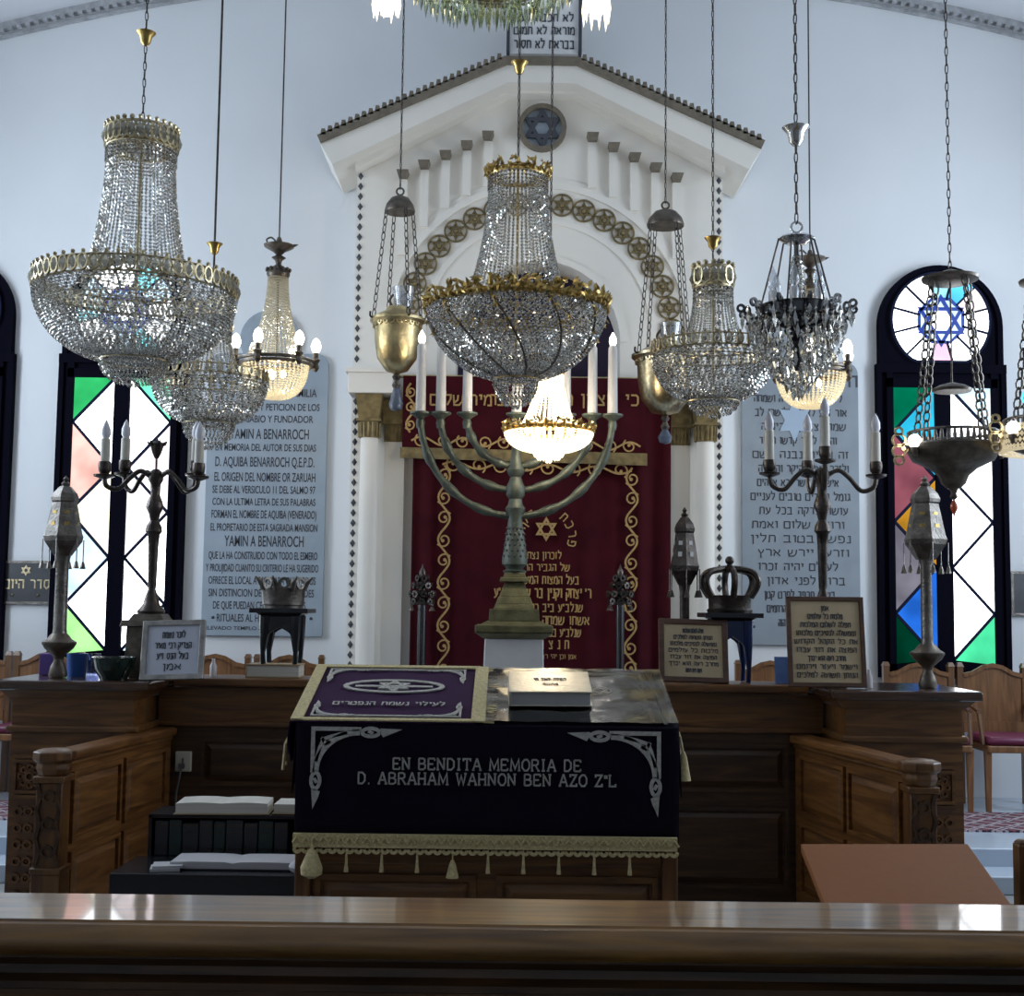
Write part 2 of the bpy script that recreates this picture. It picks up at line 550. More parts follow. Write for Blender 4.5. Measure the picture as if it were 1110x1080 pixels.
    def chain(self, p0, p1, link=0.05, w=0.016, r=0.003, mi=0):
        p0, p1 = Vector(p0), Vector(p1)
        d = p1 - p0
        L = d.length
        t = d.normalized()
        n = max(1, round(L / (link * 0.8)))
        st = L / n
        u = t.orthogonal().normalized()
        wv = t.cross(u)
        hl = st * 0.62
        for i in range(n):
            c = p0 + t * (st * (i + 0.5))
            a = u if i % 2 else wv
            a = (a + (wv if i % 2 else u) * 0.35).normalized()
            pts = [c + t * (hl * sin(q)) * 1.0 + a * (w / 2 * cos(q)) for q in [2 * pi * k / 9 for k in range(9)]]
            self.tube(pts, r, 4, True, mi=mi)
        return self

    def build(self, name, mats, parent=None, loc=(0, 0, 0), smooth=40, bevel=0.0):
        me = bpy.data.meshes.new(name)
        me.from_pydata(self.v, [], self.f)
        if not isinstance(mats, (list, tuple)):
            mats = [mats]
        for q in mats:
            me.materials.append(q)
        if len(mats) > 1:
            me.polygons.foreach_set('material_index', self.m)
        if smooth:
            me.polygons.foreach_set('use_smooth', [True] * len(me.polygons))
            me.set_sharp_from_angle(angle=radians(smooth))
        me.update()
        o = bpy.data.objects.new(name, me)
        COL.objects.link(o)
        o.location = loc
        if parent is not None:
            o.parent = parent
        if bevel:
            b = o.modifiers.new('bevel', 'BEVEL')
            b.width = bevel
            b.segments = 2
            b.limit_method = 'ANGLE'
        return o


def tag(o, label, cat, group=None):
    o['label'] = label
    o['category'] = cat
    if group:
        o['group'] = group
    return o


def thing(name, label, cat, loc=(0, 0, 0), rz=0.0, group=None):
    o = bpy.data.objects.new(name, None)
    o.empty_display_size = 0.1
    COL.objects.link(o)
    o.location = loc
    o.rotation_euler = (0, 0, rz)
    return tag(o, label, cat, group)


def struct(o):
    o['kind'] = 'structure'
    return o


def copy_thing(o, loc, label, rz=None):
    r = o.copy()
    COL.objects.link(r)
    r.location = loc
    if rz is not None:
        r.rotation_euler = (0, 0, rz)
    r['label'] = label
    for ch in list(o.children):
        c = ch.copy()
        COL.objects.link(c)
        c.parent = r
        for g in list(ch.children):
            d = g.copy()
            COL.objects.link(d)
            d.parent = c
    return r


# lettering: lines are queued, then turned into meshes in one pass at the end
TEXTS = []


def lettering(name, lines, mat, parent, X, depth=0.002, part_label=None):
    """lines: (string, centre x, baseline z, width, cap height, rtl) in the x-z plane of X, facing -y"""
    TEXTS.append((name, lines, mat, parent, X, depth))


# block Hebrew letters as pen strokes: (strokes, advance)
HEB = {
    'א': ([[(0, 1), (.65, 0)], [(.6, 1), (.55, .62), (.38, .45)], [(.05, 0), (.08, .4), (.24, .6)]], .66),
    'ב': ([[(0, 1), (.5, 1), (.5, 0)], [(-.02, 0), (.65, 0)]], .66), 'ג': ([[(.05, 1), (.33, 1), (.33, .3), (.43, 0)], [(.33, .3), (0, 0)]], .45),
    'ד': ([[(0, 1), (.6, 1)], [(.46, 1), (.46, 0)]], .6), 'ה': ([[(0, 1), (.55, 1), (.55, 0)], [(.06, .6), (.06, 0)]], .57),
    'ו': ([[(0, 1), (.2, 1), (.2, 0)]], .22), 'ז': ([[(0, 1), (.32, 1)], [(.15, 1), (.15, 0)]], .32), 'ח': ([[(0, 0), (0, 1), (.55, 1), (.55, 0)]], .57),
    'ט': ([[(.1, 1), (0, .8), (0, 0), (.58, 0), (.58, .8), (.45, 1), (.32, .9)]], .6), 'י': ([[(0, 1), (.2, 1), (.17, .55)]], .22),
    'כ': ([[(0, 1), (.4, 1), (.52, .8), (.52, .2), (.4, 0), (0, 0)]], .54), 'ך': ([[(0, 1), (.5, 1), (.5, -.35)]], .52),
    'ל': ([[(.05, 1.4), (.05, 1), (.5, 1), (.48, .6), (.2, 0)]], .52), 'מ': ([[(0, 1), (.13, .7), (.03, 0)], [(.13, .75), (.3, 1), (.5, 1), (.6, .75), (.6, 0), (.3, 0)]], .62),
    'ם': ([[(0, 0), (0, 1), (.58, 1), (.58, 0), (0, 0)]], .6), 'נ': ([[(.1, 1), (.32, 1), (.32, 0), (0, 0)]], .34), 'ן': ([[(0, 1), (.2, 1), (.2, -.35)]], .22),
    'ס': ([[(.1, 1), (.6, 1), (.58, .3), (.3, 0), (.05, .3), (.08, 1)]], .62), 'ע': ([[(.05, 1), (.33, .12)], [(.55, 1), (.5, .4), (.3, .1), (-.02, -.08)]], .57),
    'פ': ([[(.25, .5), (.08, .5), (.06, 1), (.4, 1), (.54, .8), (.54, .2), (.4, 0), (0, 0)]], .56), 'ף': ([[(.25, .5), (.08, .5), (.06, 1), (.5, 1), (.5, -.35)]], .52),
    'צ': ([[(0, 1), (.5, .12)], [(.5, 1), (.45, .6), (.28, .5)], [(.55, 0), (0, 0)]], .57), 'ץ': ([[(0, 1), (.25, .4), (.25, -.35)], [(.5, 1), (.42, .6), (.25, .45)]], .52),
    'ק': ([[(0, 1), (.55, 1), (.5, .5), (.3, .1)], [(.05, .65), (.05, -.35)]], .57), 'ר': ([[(0, 1), (.4, 1), (.52, .85), (.52, 0)]], .54),
    'ש': ([[(0, 1), (.08, 0), (.5, 0), (.75, .35), (.8, 1)], [(.4, 1), (.36, .5), (.1, .25)]], .82), 'ת': ([[(0, 0), (.1, .03), (.12, 1), (.55, 1), (.62, .85), (.62, 0)]], .64),
    "'": ([[(0, 1.1), (.0, .75)]], .1), '"': ([[(0, 1.1), (0, .75)], [(.16, 1.1), (.16, .75)]], .24), ' ': ([], .36)}


def heb_line(mb, s, cx, bz, w, h, y, X, pen=.17):
    s = s[::-1]
    gap = .2
    tot = sum(HEB[c][1] + gap for c in s) - gap
    sx = w / tot if w else h
    x = cx - tot * sx / 2
    for c in s:
        st_, adv = HEB[c]
        for p in st_:
            mb.ribbon([(x + a * sx, bz + b * h) for a, b in p], pen * h, y - .0015, y + .0015, X=X)
        x += (adv + gap) * sx


def flush_texts():
    jobs = []
    for name, lines, mat, parent, X, depth in TEXTS:
        obs = []
        for s, cx, bz, w, h, rtl in lines:
            if rtl:
                obs.append(None)
                continue
            cu = bpy.data.curves.new('t', 'FONT')
            cu.body = s
            cu.size = 1.0
            cu.resolution_u = 4
            cu.offset = 0.012
            o = bpy.data.objects.new('t', cu)
            COL.objects.link(o)
            obs.append(o)
        jobs.append(obs)
    bpy.context.view_layer.update()
    dg = bpy.context.evaluated_depsgraph_get()
    for (name, lines, mat, parent, X, depth), obs in zip(TEXTS, jobs):
        mb = MB()
        for (s, cx, bz, w, h, rtl), o in zip(lines, obs):
            if rtl:
                heb_line(mb, s, cx, bz, w, h, -depth, X)
                continue
            me = bpy.data.meshes.new_from_object(o.evaluated_get(dg))
            if len(me.vertices):
                xs = [v.co.x for v in me.vertices]
                ys = [v.co.y for v in me.vertices]
                x0, x1 = min(xs), max(xs)
                y1 = max(ys)
                sx = w / (x1 - x0) if w else h / 0.73
                sy = h / 0.73
                vs = [(cx + (v.co.x - (x0 + x1) / 2) * sx, -depth, bz + v.co.y * sy) for v in me.vertices]
                mb.add(vs, [tuple(p.vertices) for p in me.polygons], X)
            bpy.data.meshes.remove(me)
        for o in obs:
            if o is None:
                continue
            cu = o.data
            bpy.data.objects.remove(o)
            bpy.data.curves.remove(cu)
        mb.build(name, mat, parent, smooth=0)


def XF(loc=(0, 0, 0), rx=0.0, ry=0.0, rz=0.0, s=1.0):
    return Matrix.Translation(Vector(loc)) @ Matrix.Rotation(rz, 4, 'Z') @ Matrix.Rotation(ry, 4, 'Y') @ Matrix.Rotation(rx, 4, 'X') @ Matrix.Scale(s, 4)


def spline(pts, n=8):
    """Catmull-Rom through pts"""
    P = [Vector(p) for p in pts]
    out = []
    for i in range(len(P) - 1):
        a, b, c, d = P[max(i - 1, 0)], P[i], P[i + 1], P[min(i + 2, len(P) - 1)]
        for k in range(n):
            t = k / n
            out.append(0.5 * ((2 * b) + (c - a) * t + (2 * a - 5 * b + 4 * c - d) * t * t + (3 * b - a - 3 * c + d) * t ** 3))
    out.append(P[-1])
    return out


# ================================================================ the room
XR, YB, YF = 5.2, 10.0, -2.5
VX = 0.164


def ZC(x):
    return 6.79 - (x - VX) ** 2 / 31.2


arcx = [-XR + 2 * XR * i / 40 for i in range(41)]
mb = MB()
mb.prism([(-XR - .15, -0.02), (XR + .15, -0.02)] + [(x, ZC(x) + .06) for x in [XR + .15] + arcx[::-1] + [-XR - .15]], YB, YB + 0.15)
struct(mb.build('wall_back', M['wall']))
mb = MB()
mb.prism([(-XR - .15, -0.02), (XR + .15, -0.02)] + [(x, ZC(x) + .06) for x in [XR + .15] + arcx[::-1] + [-XR - .15]], YF - 0.15, YF)
struct(mb.build('wall_front', M['wall']))
for s, nm in ((-1, 'wall_left'), (1, 'wall_right')):
    mb = MB()
    mb.bb(s * (XR + .075) - .075, s * (XR + .075) + .075, YF, YB, 0, ZC(s * XR) + .05)
    struct(mb.build(nm, M['wall']))
mb = MB()
lo = [(x, ZC(x)) for x in arcx]
mb.prism(lo + [(x, z + .15) for x, z in lo[::-1]], YF - .1, YB + .1)
struct(mb.build('ceiling', M['ceil']))
mb = MB()
mb.bb(-XR - .15, XR + .15, YF - .15, YB + .15, -0.15, 0)
struct(mb.build('floor', M['floor']))
# plaster cornice that follows the vault on the back wall
mb = MB()
mb.ribbon([(x, ZC(x) - 0.025) for x in arcx], 0.05, YB - 0.07, YB)
mb.ribbon([(x, ZC(x) - 0.10) for x in arcx], 0.022, YB - 0.03, YB)
for i in range(150):
    x = -XR + .05 + (2 * XR - .1) * i / 149
    mb.box((x, YB - .055, ZC(x) - .06), (0.035, 0.04, 0.025))
struct(mb.build('trim_1', M['cornice']))

# raised marble platform before the back wall, with one lower step
PZ = 0.21
mb = MB()
mb.bb(-XR, XR, 7.85, YB, 0, PZ)
o = mb.build('ark_platform', M['plat'], bevel=0.008)
struct(o)
mb = MB()
mb.bb(-XR, XR, 7.55, 7.85, 0, 0.105)
struct(mb.build('platform_step', M['plat'], bevel=0.008))
for s, nm, lx in ((-1, 'patterned carpet runner before the chairs left of the ark', -3.2), (1, 'patterned carpet runner before the chairs right of the ark', 3.2)):
    mb = MB()
    mb.box((0, 0, 0.006), (2.6, 0.76, 0.012))
    o = mb.build('carpet_runner', M['rug'], None, (lx + .2, 8.80, PZ), smooth=0)
    tag(o, nm, 'rug', 'carpet runners')

# ================================================================ windows
GC = {}


def pane(col, s):
    k = (col, s)
    if k in GC:
        return GC[k]
    m = emis('stained_glass', col, s)
    nt = m.node_tree
    e = [n for n in nt.nodes if n.type == 'EMISSION'][0]
    tc = nt.nodes.new('ShaderNodeTexCoord')
    n = nt.nodes.new('ShaderNodeTexNoise')
    n.inputs['Scale'].default_value = 4.0
    r = nt.nodes.new('ShaderNodeMapRange')
    r.inputs['From Min'].default_value = 0.3
    r.inputs['From Max'].default_value = 0.7
    r.inputs['To Min'].default_value = s * 0.75
    r.inputs['To Max'].default_value = s * 1.35
    nt.links.new(tc.outputs['Object'], n.inputs['Vector'])
    nt.links.new(n.outputs['Fac'], r.inputs['Value'])
    nt.links.new(r.outputs[0], e.inputs[1])
    GC[k] = m
    return m


WHITE = ((0.92, 0.96, 1.0), 4.5)
PALEB = ((0.62, 0.84, 1.0), 1.5)


def zpx(py, px, Y):
    return at(px, py, Y).z


def make_window(num, cx, outer_l, inner_l, outer_r, inner_r, rose, zs):
    """zs: z of frame top, rose centre, rose flat bottom, light top, light bottom, frame bottom"""
    ztop, zrose, zflat, zlt, zlb, zb = zs
    hw, hl = 0.485, 0.505
    za = ztop - hw
    fr = MB()
    arc = [(hw * cos(pi * i / 28), za + hw * sin(pi * i / 28)) for i in range(29)]
    zs2 = zflat - .02
    fr.prism([(-hw, zs2)] + [(hw, zs2)] + arc[0:], 9.955, 10.01)
    fr.ribbon([(-hw + .02, zs2)] + [((hw - .02) * cos(pi - pi * i / 28), za + (hw - .02) * sin(pi * i / 28)) for i in range(29)] + [(hw - .02, zs2)], 0.04, 9.93, 9.96)
    fr.bb(-hl, hl, 9.95, 10.01, zb, zs2 - 0.0)
    fr.bb(-hl, hl, 9.925, 9.95, zs2 - .07, zs2)
    for s in (-1, 1):
        fr.bb(s * (hl - .02) - .02, s * (hl - .02) + .02, 9.93, 9.95, zb, zs2 - .07)
        fr.bb(s * .405 - .025, s * .405 + .025, 9.92, 9.95, zb, zs2 - .07)
    fr.bb(-.43, .43, 9.92, 9.95, zlt + .0, zlt + .07)
    fr.bb(-.43, .43, 9.92, 9.95, zb, zlb)
    fr.bb(-.06, .06, 9.91, 9.95, zb, zlt)
    root = fr.build('window_%d' % num, M['winframe'], None, (cx, 0, 0), smooth=30)
    struct(root)
    mats, idx = [], {}

    def mi(c):
        if c not in idx:
            idx[c] = len(mats)
            mats.append(pane(*c))
        return idx[c]
    gl, ld, rl_ = MB(), MB(), MB()
    yg = 9.944
    # the two lights, zigzag leaded
    for s, outer, inner in ((-1, outer_l, inner_l), (1, outer_r, inner_r)):
        xo, xi = s * .38, s * .06
        H = zlt - zlb
        zo = [zlt, zlt - H * .163, zlt - H * .49, zlt - H * .82, zlb]
        zi = [zlt, zlt - H * .33, zlt - H * .655, zlb + H * 0.015, zlb]
        tris = []
        tris.append(((xo, zo[0]), (xi, zi[0]), (xo, zo[1]), outer[0]))
        for k in range(1, 3):
            tris.append(((xo, zo[k]), (xi, zi[k]), (xo, zo[k + 1]), outer[k]))
        tris.append(((xo, zo[3]), (xi, zi[3]), (xo, zlb), outer[3]))
        for k in range(0, 3):
            tris.append(((xi, zi[k]), (xo, zo[k + 1]), (xi, zi[k + 1]), inner[k]))
        for a, b, c, col in tris:
            gl.prism([a, b, c], yg, yg + .004, mi=mi(col))
        zig = [(xi, zi[0])]
        for k in range(1, 4):
            zig += [(xo, zo[k]), (xi, zi[k])]
        ld.ribbon(zig, 0.022, yg - .014, yg)
    # the rose above: hexagram, hexagon and radiating bars
    R = 0.385
    n = 48
    zf = zflat - zrose
    pts = []
    for i in range(n):
        a = 2 * pi * i / n
        x, z = R * cos(a), R * sin(a)
        if z < zf:
            x = x if abs(x) < sqrt(max(0, R * R - zf * zf)) else math.copysign(sqrt(R * R - zf * zf), x)
            z = zf
        pts.append((x, z + zrose))
    segs = 12
    for i in range(segs):
        a0, a1 = 2 * pi * (i - .5) / segs, 2 * pi * (i + .5) / segs
        P = [(0.19 * cos(a0), 0.19 * sin(a0))]
        for k in range(5):
            a = a0 + (a1 - a0) * k / 4
            P.append((R * cos(a), max(zf, R * sin(a))))
        P.append((0.19 * cos(a1), 0.19 * sin(a1)))
        P = [(x, z + zrose) for x, z in P]
        gl.prism(P, yg - .012, yg - .009, mi=mi(rose[i % len(rose)]))
        if sin(2 * pi * (i + .5) / segs) * R > zf - .06:
            a = a1
            e = min(R, zf / sin(a)) if sin(a) * R < zf else R
            ld.ribbon([(0.17 * cos(a), zrose + 0.17 * sin(a)), (e * cos(a), zrose + e * sin(a))], 0.016, yg - .026, yg - .009)
    gl.prism([(0.19 * cos(2 * pi * i / 12), zrose + .19 * sin(2 * pi * i / 12)) for i in range(12)], yg - .012, yg - .009, mi=mi(PALEB))
    gl.prism([(0.085 * cos(2 * pi * i / 6), zrose + .085 * sin(2 * pi * i / 6)) for i in range(6)], yg - .016, yg - .011, mi=mi(WHITE))
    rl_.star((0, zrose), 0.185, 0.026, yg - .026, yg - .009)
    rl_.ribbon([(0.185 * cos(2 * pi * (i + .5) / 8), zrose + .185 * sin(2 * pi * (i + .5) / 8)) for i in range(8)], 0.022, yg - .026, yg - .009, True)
    ld.ribbon(pts, 0.018, yg - .024, yg - .006, True)
    rl_.build('rose_leading', M['leadbleed'], root, smooth=0)
    gl.build('pane', mats, root, smooth=0)
    ld.build('leading', M['lead'], root, smooth=0)
    return root


wz = [zpx(y, 1019, 10) for y in (290, 350, 394, 422, 720, 735)]
wc3 = at(1019, 500, 10).x
wc2 = at(133, 500, 10).x
wc1 = at(-57, 500, 10).x
GREEN, CYAN, SALM, YEL, BLUE = ((0.05, 0.75, 0.22), .8), ((0.25, 0.85, 1.0), 1.5), ((1.0, 0.55, 0.48), 1.2), ((1.0, 0.95, 0.75), 1.7), ((0.55, 0.75, 1.0), 1.5)
make_window(2, wc2, [GREEN, SALM, PALEB, ((0.45, 1.0, 0.35), 1.0)], [WHITE, YEL, WHITE],
            [((0.2, 1.0, .6), 1.2), ((1.0, .90, .97), 1.6), WHITE, PALEB], [WHITE, ((1.0, .93, 1.0), 1.7), WHITE], [WHITE, PALEB, CYAN, WHITE], wz)
make_window(3, wc3, [((0.0, 0.20, 0.10), .9), ((0.34, 0.10, 0.14), .8), ((0.25, 0.24, 0.30), .8), ((0.0, 0.07, 0.035), .5)],
            [((0.03, 0.55, 0.85), 1.0), ((0.75, 0.36, 0.03), .75), ((0.02, 0.16, 0.75), 1.0)],
            [PALEB, WHITE, WHITE, ((0.08, .85, 0.40), 1.0)], [WHITE, WHITE, WHITE],
            [WHITE, ((1.0, .9, .95), 1.5), ((0.1, 0.6, 1.0), 1.2), ((0.35, .8, .95), 1.3), WHITE, WHITE, WHITE, WHITE, WHITE, ((1.0, .6, .8), 1.2), WHITE, WHITE], wz)
make_window(1, wc1, [GREEN, SALM, PALEB, GREEN], [WHITE, YEL, WHITE], [GREEN, ((0.35, 0.1, .5), .5), BLUE, GREEN], [PALEB, WHITE, PALEB],
            [((0.25, 0.1, .75), .8), ((.6, .2, .6), .8), CYAN, WHITE], wz)

# unseen side-wall windows with glowing panes, added where the daylight lamps stand
num = 4
for sg in (-1, 1):
    for yy in (7.75, 6.0, 3.4):
        fr = MB()
        for a, b in ((-.62, -.54), (.54, .62), (-.03, .03)):
            fr.bb(-.04, .04, a, b, 1.3, 5.1)
        for z in (1.3, 3.1, 5.05):
            fr.bb(-.04, .04, -.62, .62, z, z + .06)
        root = struct(fr.build('window_%d' % num, M['winframe'], None, (sg * (XR - .04), yy, 0), smooth=0))
        gl = MB()
        gl.bb(-.01, .01, -.55, .55, 1.36, 5.06)
        gl.build('pane', pane((0.80, 0.90, 1.0), 1.2), root, (sg * .025, 0, 0), smooth=0)
        num += 1

# ================================================================ the ark
AX = at(583, 400, 9.6).x
AY = 9.6


def az(py, Y=AY):
    return zpx(py, 583, Y)


def ak(px):
    return K(px, AY)


ark = thing('torah_ark', 'white plaster ark with gabled pediment and gilt star medallions around its arch', 'ark', (AX, AY, PZ))
ZB = PZ


def P(px, py):
    """ark-front coordinates: x from the centre line, z from the platform"""
    return ((px - 583) * AY / F, az(py) - ZB)


body = MB()
hwid, zsp, ri = ak(203), az(370) - ZB, ak(90)
out = [(-hwid, 0), (-hwid, az(150) - ZB), (-ak(42), az(78) - ZB), (ak(42), az(78) - ZB), (hwid, az(150) - ZB), (hwid, 0), (ri, 0)]
out += [(ri * cos(pi * i / 24), zsp + ri * sin(pi * i / 24)) for i in range(25)]
out += [(-ri, 0)]
body.prism(out, 0, 0.4)
body.build('facade', M['ark'], ark)
nb = MB()
nb.bb(-ri - .02, ri + .02, 0.33, 0.39, 0, zsp + ri + .02)
nb.build('niche_back', M['arkdark'], ark)
# raking mouldings of the pediment
for (dy0, dy1, th, nm) in ((-0.30, .38, 22, 'cornice'), (-0.14, .38, 14, 'cornice_fillet')):
    off = 0 if nm == 'cornice' else 19
    Yc = AY + dy0
    L = [(-K(247, Yc), az(157 + off * .9, Yc) - ZB), (-K(38, Yc), az(69 + off, Yc) - ZB), (K(38, Yc), az(69 + off, Yc) - ZB), (K(247, Yc), az(157 + off * .9, Yc) - ZB)]
    if off:
        L[0] = (-K(206, Yc), az(166 + 6, Yc) - ZB)
        L[3] = (K(206, Yc), az(166 + 6, Yc) - ZB)
    dz = K(th, Yc)
    pb = MB()
    low = [(x, z - dz) for x, z in L[::-1]]
    if not off:
        low[0] = (K(232, Yc), low[0][1] - .02)
        low[-1] = (-K(232, Yc), low[-1][1] - .02)
    pb.prism(L + low, dy0, dy1)
    pb.build(nm, M['ark'], ark)
# brown crenellated ridge
rb = MB()
YR = AY - .33
L = [(-K(248, YR), az(153, YR) - ZB), (-K(40, YR), az(65, YR) - ZB), (K(40, YR), az(65, YR) - ZB), (K(248, YR), az(153, YR) - ZB)]
rb.ribbon(L, ak(9), -.33, .38)
for s in (-1, 1):
    a, b = Vector((s * K(247, YR), az(153, YR) - ZB)), Vector((s * K(44, YR), az(66, YR) - ZB))
    for i in range(27):
        p = a + (b - a) * (i + .5) / 27
        rb.prism([(p.x - .02, p.y + .02), (p.x + .02, p.y + .02), (p.x + .013, p.y + .066), (p.x - .013, p.y + .066)], -.33, -.26)
rb.build('crenellated_ridge', M['brownstrip'], ark, smooth=0)
# archivolts
ac = P(583, 362)
am = MB()
for r0, r1, d in ((ak(164), ak(172), .016), (ak(172), ak(176), .01), (ak(124), ak(130), .01), (ri, ri + ak(7), .015)):
    c = ac if r0 > ri + .01 else (0, zsp)
    am.ringxz(c, r0, r1, -d, 0.0, 48, -0.1 if r0 > ri + .01 else 0, pi + .1 if r0 > ri + .01 else pi)
am.build('archivolt', M['ark'], ark)
# star medallions
md = MB()
md.ringxz((0, 0), ak(11.2), ak(13), -.014, 0, 24)
md.star((0, 0), ak(9.0), ak(1.5), -.012, 0)
for k in range(6):
    a = pi / 6 + k * pi / 3
    md.ribbon([(ak(6) * cos(a), ak(6) * sin(a)), (ak(11) * cos(a), ak(11) * sin(a))], ak(1.0), -.006, 0)
md.lathe([(ak(3.2), 0), (ak(2.2), .014), (1e-6, .018)], 10, X=XF(rx=pi / 2))
first = None
for i in range(21):
    a = radians(-7.5 + 9.75 * i)
    loc = (ac[0] + ak(147) * cos(a), 0.0, ac[1] + ak(147) * sin(a))
    if first is None:
        first = md.build('star_medallion', M['gilt'], ark, loc)
    else:
        c = first.copy()
        COL.objects.link(c)
        c.location = loc
# brackets and blind pilasters
for s in (-1, 1):
    for k in range(5):
        px = 583 + s * (58 + 23.4 * k)
        bx, bz = P(px, 151.5 + 10.6 * k)
        b = MB()
        b.frustum((bx, -.05, bz - .028), (ak(8), .1), (ak(13), .14), .05)
        b.build('bracket', M['brownstrip'], ark, smooth=0)
        b = MB()
        dx = abs(bx)
        zl = ac[1] + sqrt(max(.01, ak(174) ** 2 - dx ** 2))
        b.bb(bx - ak(4.5), bx + ak(4.5), -.035, 0, zl, bz - .028)
        b.build('blind_pilaster', M['ark'], ark, smooth=0)
# round emblem under the ridge
em = MB()
ec = P(585, 140)
em.ringxz(ec, ak(22), ak(27), -.05, 0, 32)
o = em.build('round_emblem', M['brownstrip'], ark)
em = MB()
em.lathe([(ak(23), 0), (ak(23), .012)], 28, X=XF((ec[0], 0, ec[1]), rx=pi / 2))
em.star(ec, ak(19), ak(4.5), -.035, 0, mi=1)
em.build('emblem_ground', [M['marble'], M['letter']], ark)
# beaded strips on the outer pilaster edges
for s in (-1, 1):
    for y0, y1 in ((188, 400), (432, 735)):
        st = MB()
        n = int((y1 - y0) / 11)
        for i in range(n):
            z = az(y0 + 11 * (i + .5)) - ZB
            x = s * (hwid - ak(4))
            if z > 0.05:
                st.add([(x - ak(3), 0, z), (x, 0, z - ak(4.5)), (x + ak(3), 0, z), (x, 0, z + ak(4.5)), (x, -.02, z)], [(0, 1, 4), (1, 2, 4), (2, 3, 4), (3, 0, 4)])
        st.build('beaded_strip', M['letter'], ark, smooth=0)
    # entablature, capitals and columns
    eb = MB()
    eb.bb(*sorted((s * ak(155), s * ak(203))), -.26, 0, az(428, 9.34) - ZB, az(402, 9.34) - ZB)
    eb.bb(*sorted((s * ak(155), s * ak(206))), -.28, 0, az(406, 9.34) - ZB, az(401, 9.34) - ZB)
    eb.frustum((s * ak(182), -.13, az(434) - ZB), (ak(40), .22), (ak(46), .26), az(428) - az(434))
    eb.build('entablature', M['ark'], ark, smooth=0, bevel=.004)
    cxx, cy = s * ak(181), -.13
    cp = MB()
    cp.frustum((cxx, cy, az(460) - ZB), (ak(22), ak(22)), (ak(29), ak(29)), az(434) - az(460))
    cp.bb(cxx - ak(13), cxx + ak(13), cy - ak(13), cy + ak(13), az(463) - ZB, az(460) - ZB)
    cp.lathe([(ak(11), az(480) - ZB), (ak(11.5), az(463) - ZB)], 16, (cxx, cy, 0))
    for k in range(16):
        a = 2 * pi * k / 16
        cp.tube([(cxx + ak(11.2) * cos(a), cy + ak(11.2) * sin(a), az(479) - ZB), (cxx + ak(11.8) * cos(a), cy + ak(11.8) * sin(a), az(464) - ZB)], ak(1.5), 5)
    cp.build('capital', M['gilt'], ark)
    cp = MB()
    xx = s * ak(155)
    cp.bb(xx - ak(13), xx + ak(13), -.07, 0, az(463) - ZB, az(437) - ZB)
    cp.bb(xx - ak(11.5), xx + ak(11.5), -.055, 0, az(482) - ZB, az(463) - ZB)
    for k in range(6):
        cp.bb(xx - ak(10) + ak(4) * k - ak(1), xx - ak(10) + ak(4) * k + ak(1), -.065, -.05, az(481) - ZB, az(465) - ZB)
    cp.build('pilaster_capital', M['gilt'], ark, smooth=0)
    cl = MB()
    cl.lathe([(ak(15), 0), (ak(15), .06), (ak(12.5), .1), (ak(10.5), .14), (ak(10), 1.2), (ak(9.5), az(480) - ZB)], 24, (cxx, cy, 0))
    cl.build('column', M['ark'], ark)
    cl = MB()
    cl.bb(xx - ak(11), xx + ak(11), -.05, 0, 0, az(482) - ZB)
    cl.build('pilaster', M['ark'], ark, smooth=0)
# inscribed tablet standing on the ridge
tb = MB()
x0, x1 = P(547, 50)[0], P(625, 50)[0]
z0, z1 = az(62) - ZB, az(2) - ZB
tb.bb(x0, x1, -.06, .3, z0, z1)
tab = tb.build('inscribed_tablet', M['whitem'], ark, smooth=0)
tb = MB()
for xa, xb in ((x0 - .02, x0 + .005), (x1 - .005, x1 + .02)):
    tb.bb(xa, xb, -.08, .3, z0, z1)
tb.build('tablet_border', M['letter'], tab, smooth=0)
lettering('tablet_lettering', [('לא תכבה לעד', (x0 + x1) / 2, az(27) - ZB, .44, .055, True), ('מוראה לא תמוט', (x0 + x1) / 2, az(41) - ZB, .46, .055, True),
                               ('בבראת לא תסור', (x0 + x1) / 2, az(56) - ZB, .46, .058, True)], M['letter'], tab, XF((0, -.061, 0)))

# ================================================================ ark curtain
CY = 9.50
cxl, cxr = at(446, 600, CY).x, at(727, 600, CY).x
cmid = (cxl + cxr) / 2
ztop, zbot = zpx(412, 585, CY), PZ + .06
curt = thing('ark_curtain', 'maroon velvet curtain with gold scrolls and gold lettering hanging before the ark', 'curtain', (cmid, CY, zbot))


def cloth(x0, x1, z0, z1, folds, amp, nx=140, nz=14, y=0.0, slant=0.0):
    mb = MB()
    vs = []
    for j in range(nz + 1):
        for i in range(nx + 1):
            u, v = i / nx, j / nz
            x = x0 + (x1 - x0) * u
            z = z0 + (z1 - z0) * v + slant * u
            vs.append((x, y + amp * (0.35 + .65 * (1 - v)) * folds(u, v), z))
    fs = [(j * (nx + 1) + i, j * (nx + 1) + i + 1, (j + 1) * (nx + 1) + i + 1, (j + 1) * (nx + 1) + i) for j in range(nz) for i in range(nx)]
    return mb.add(vs, fs)


def fold_main(u, v):
    e = 1.15 if u > .86 or u < .12 else 0.5
    return e * (sin(u * 62 + .5 * sin(v * 3)) + .4 * sin(u * 27 + 1))


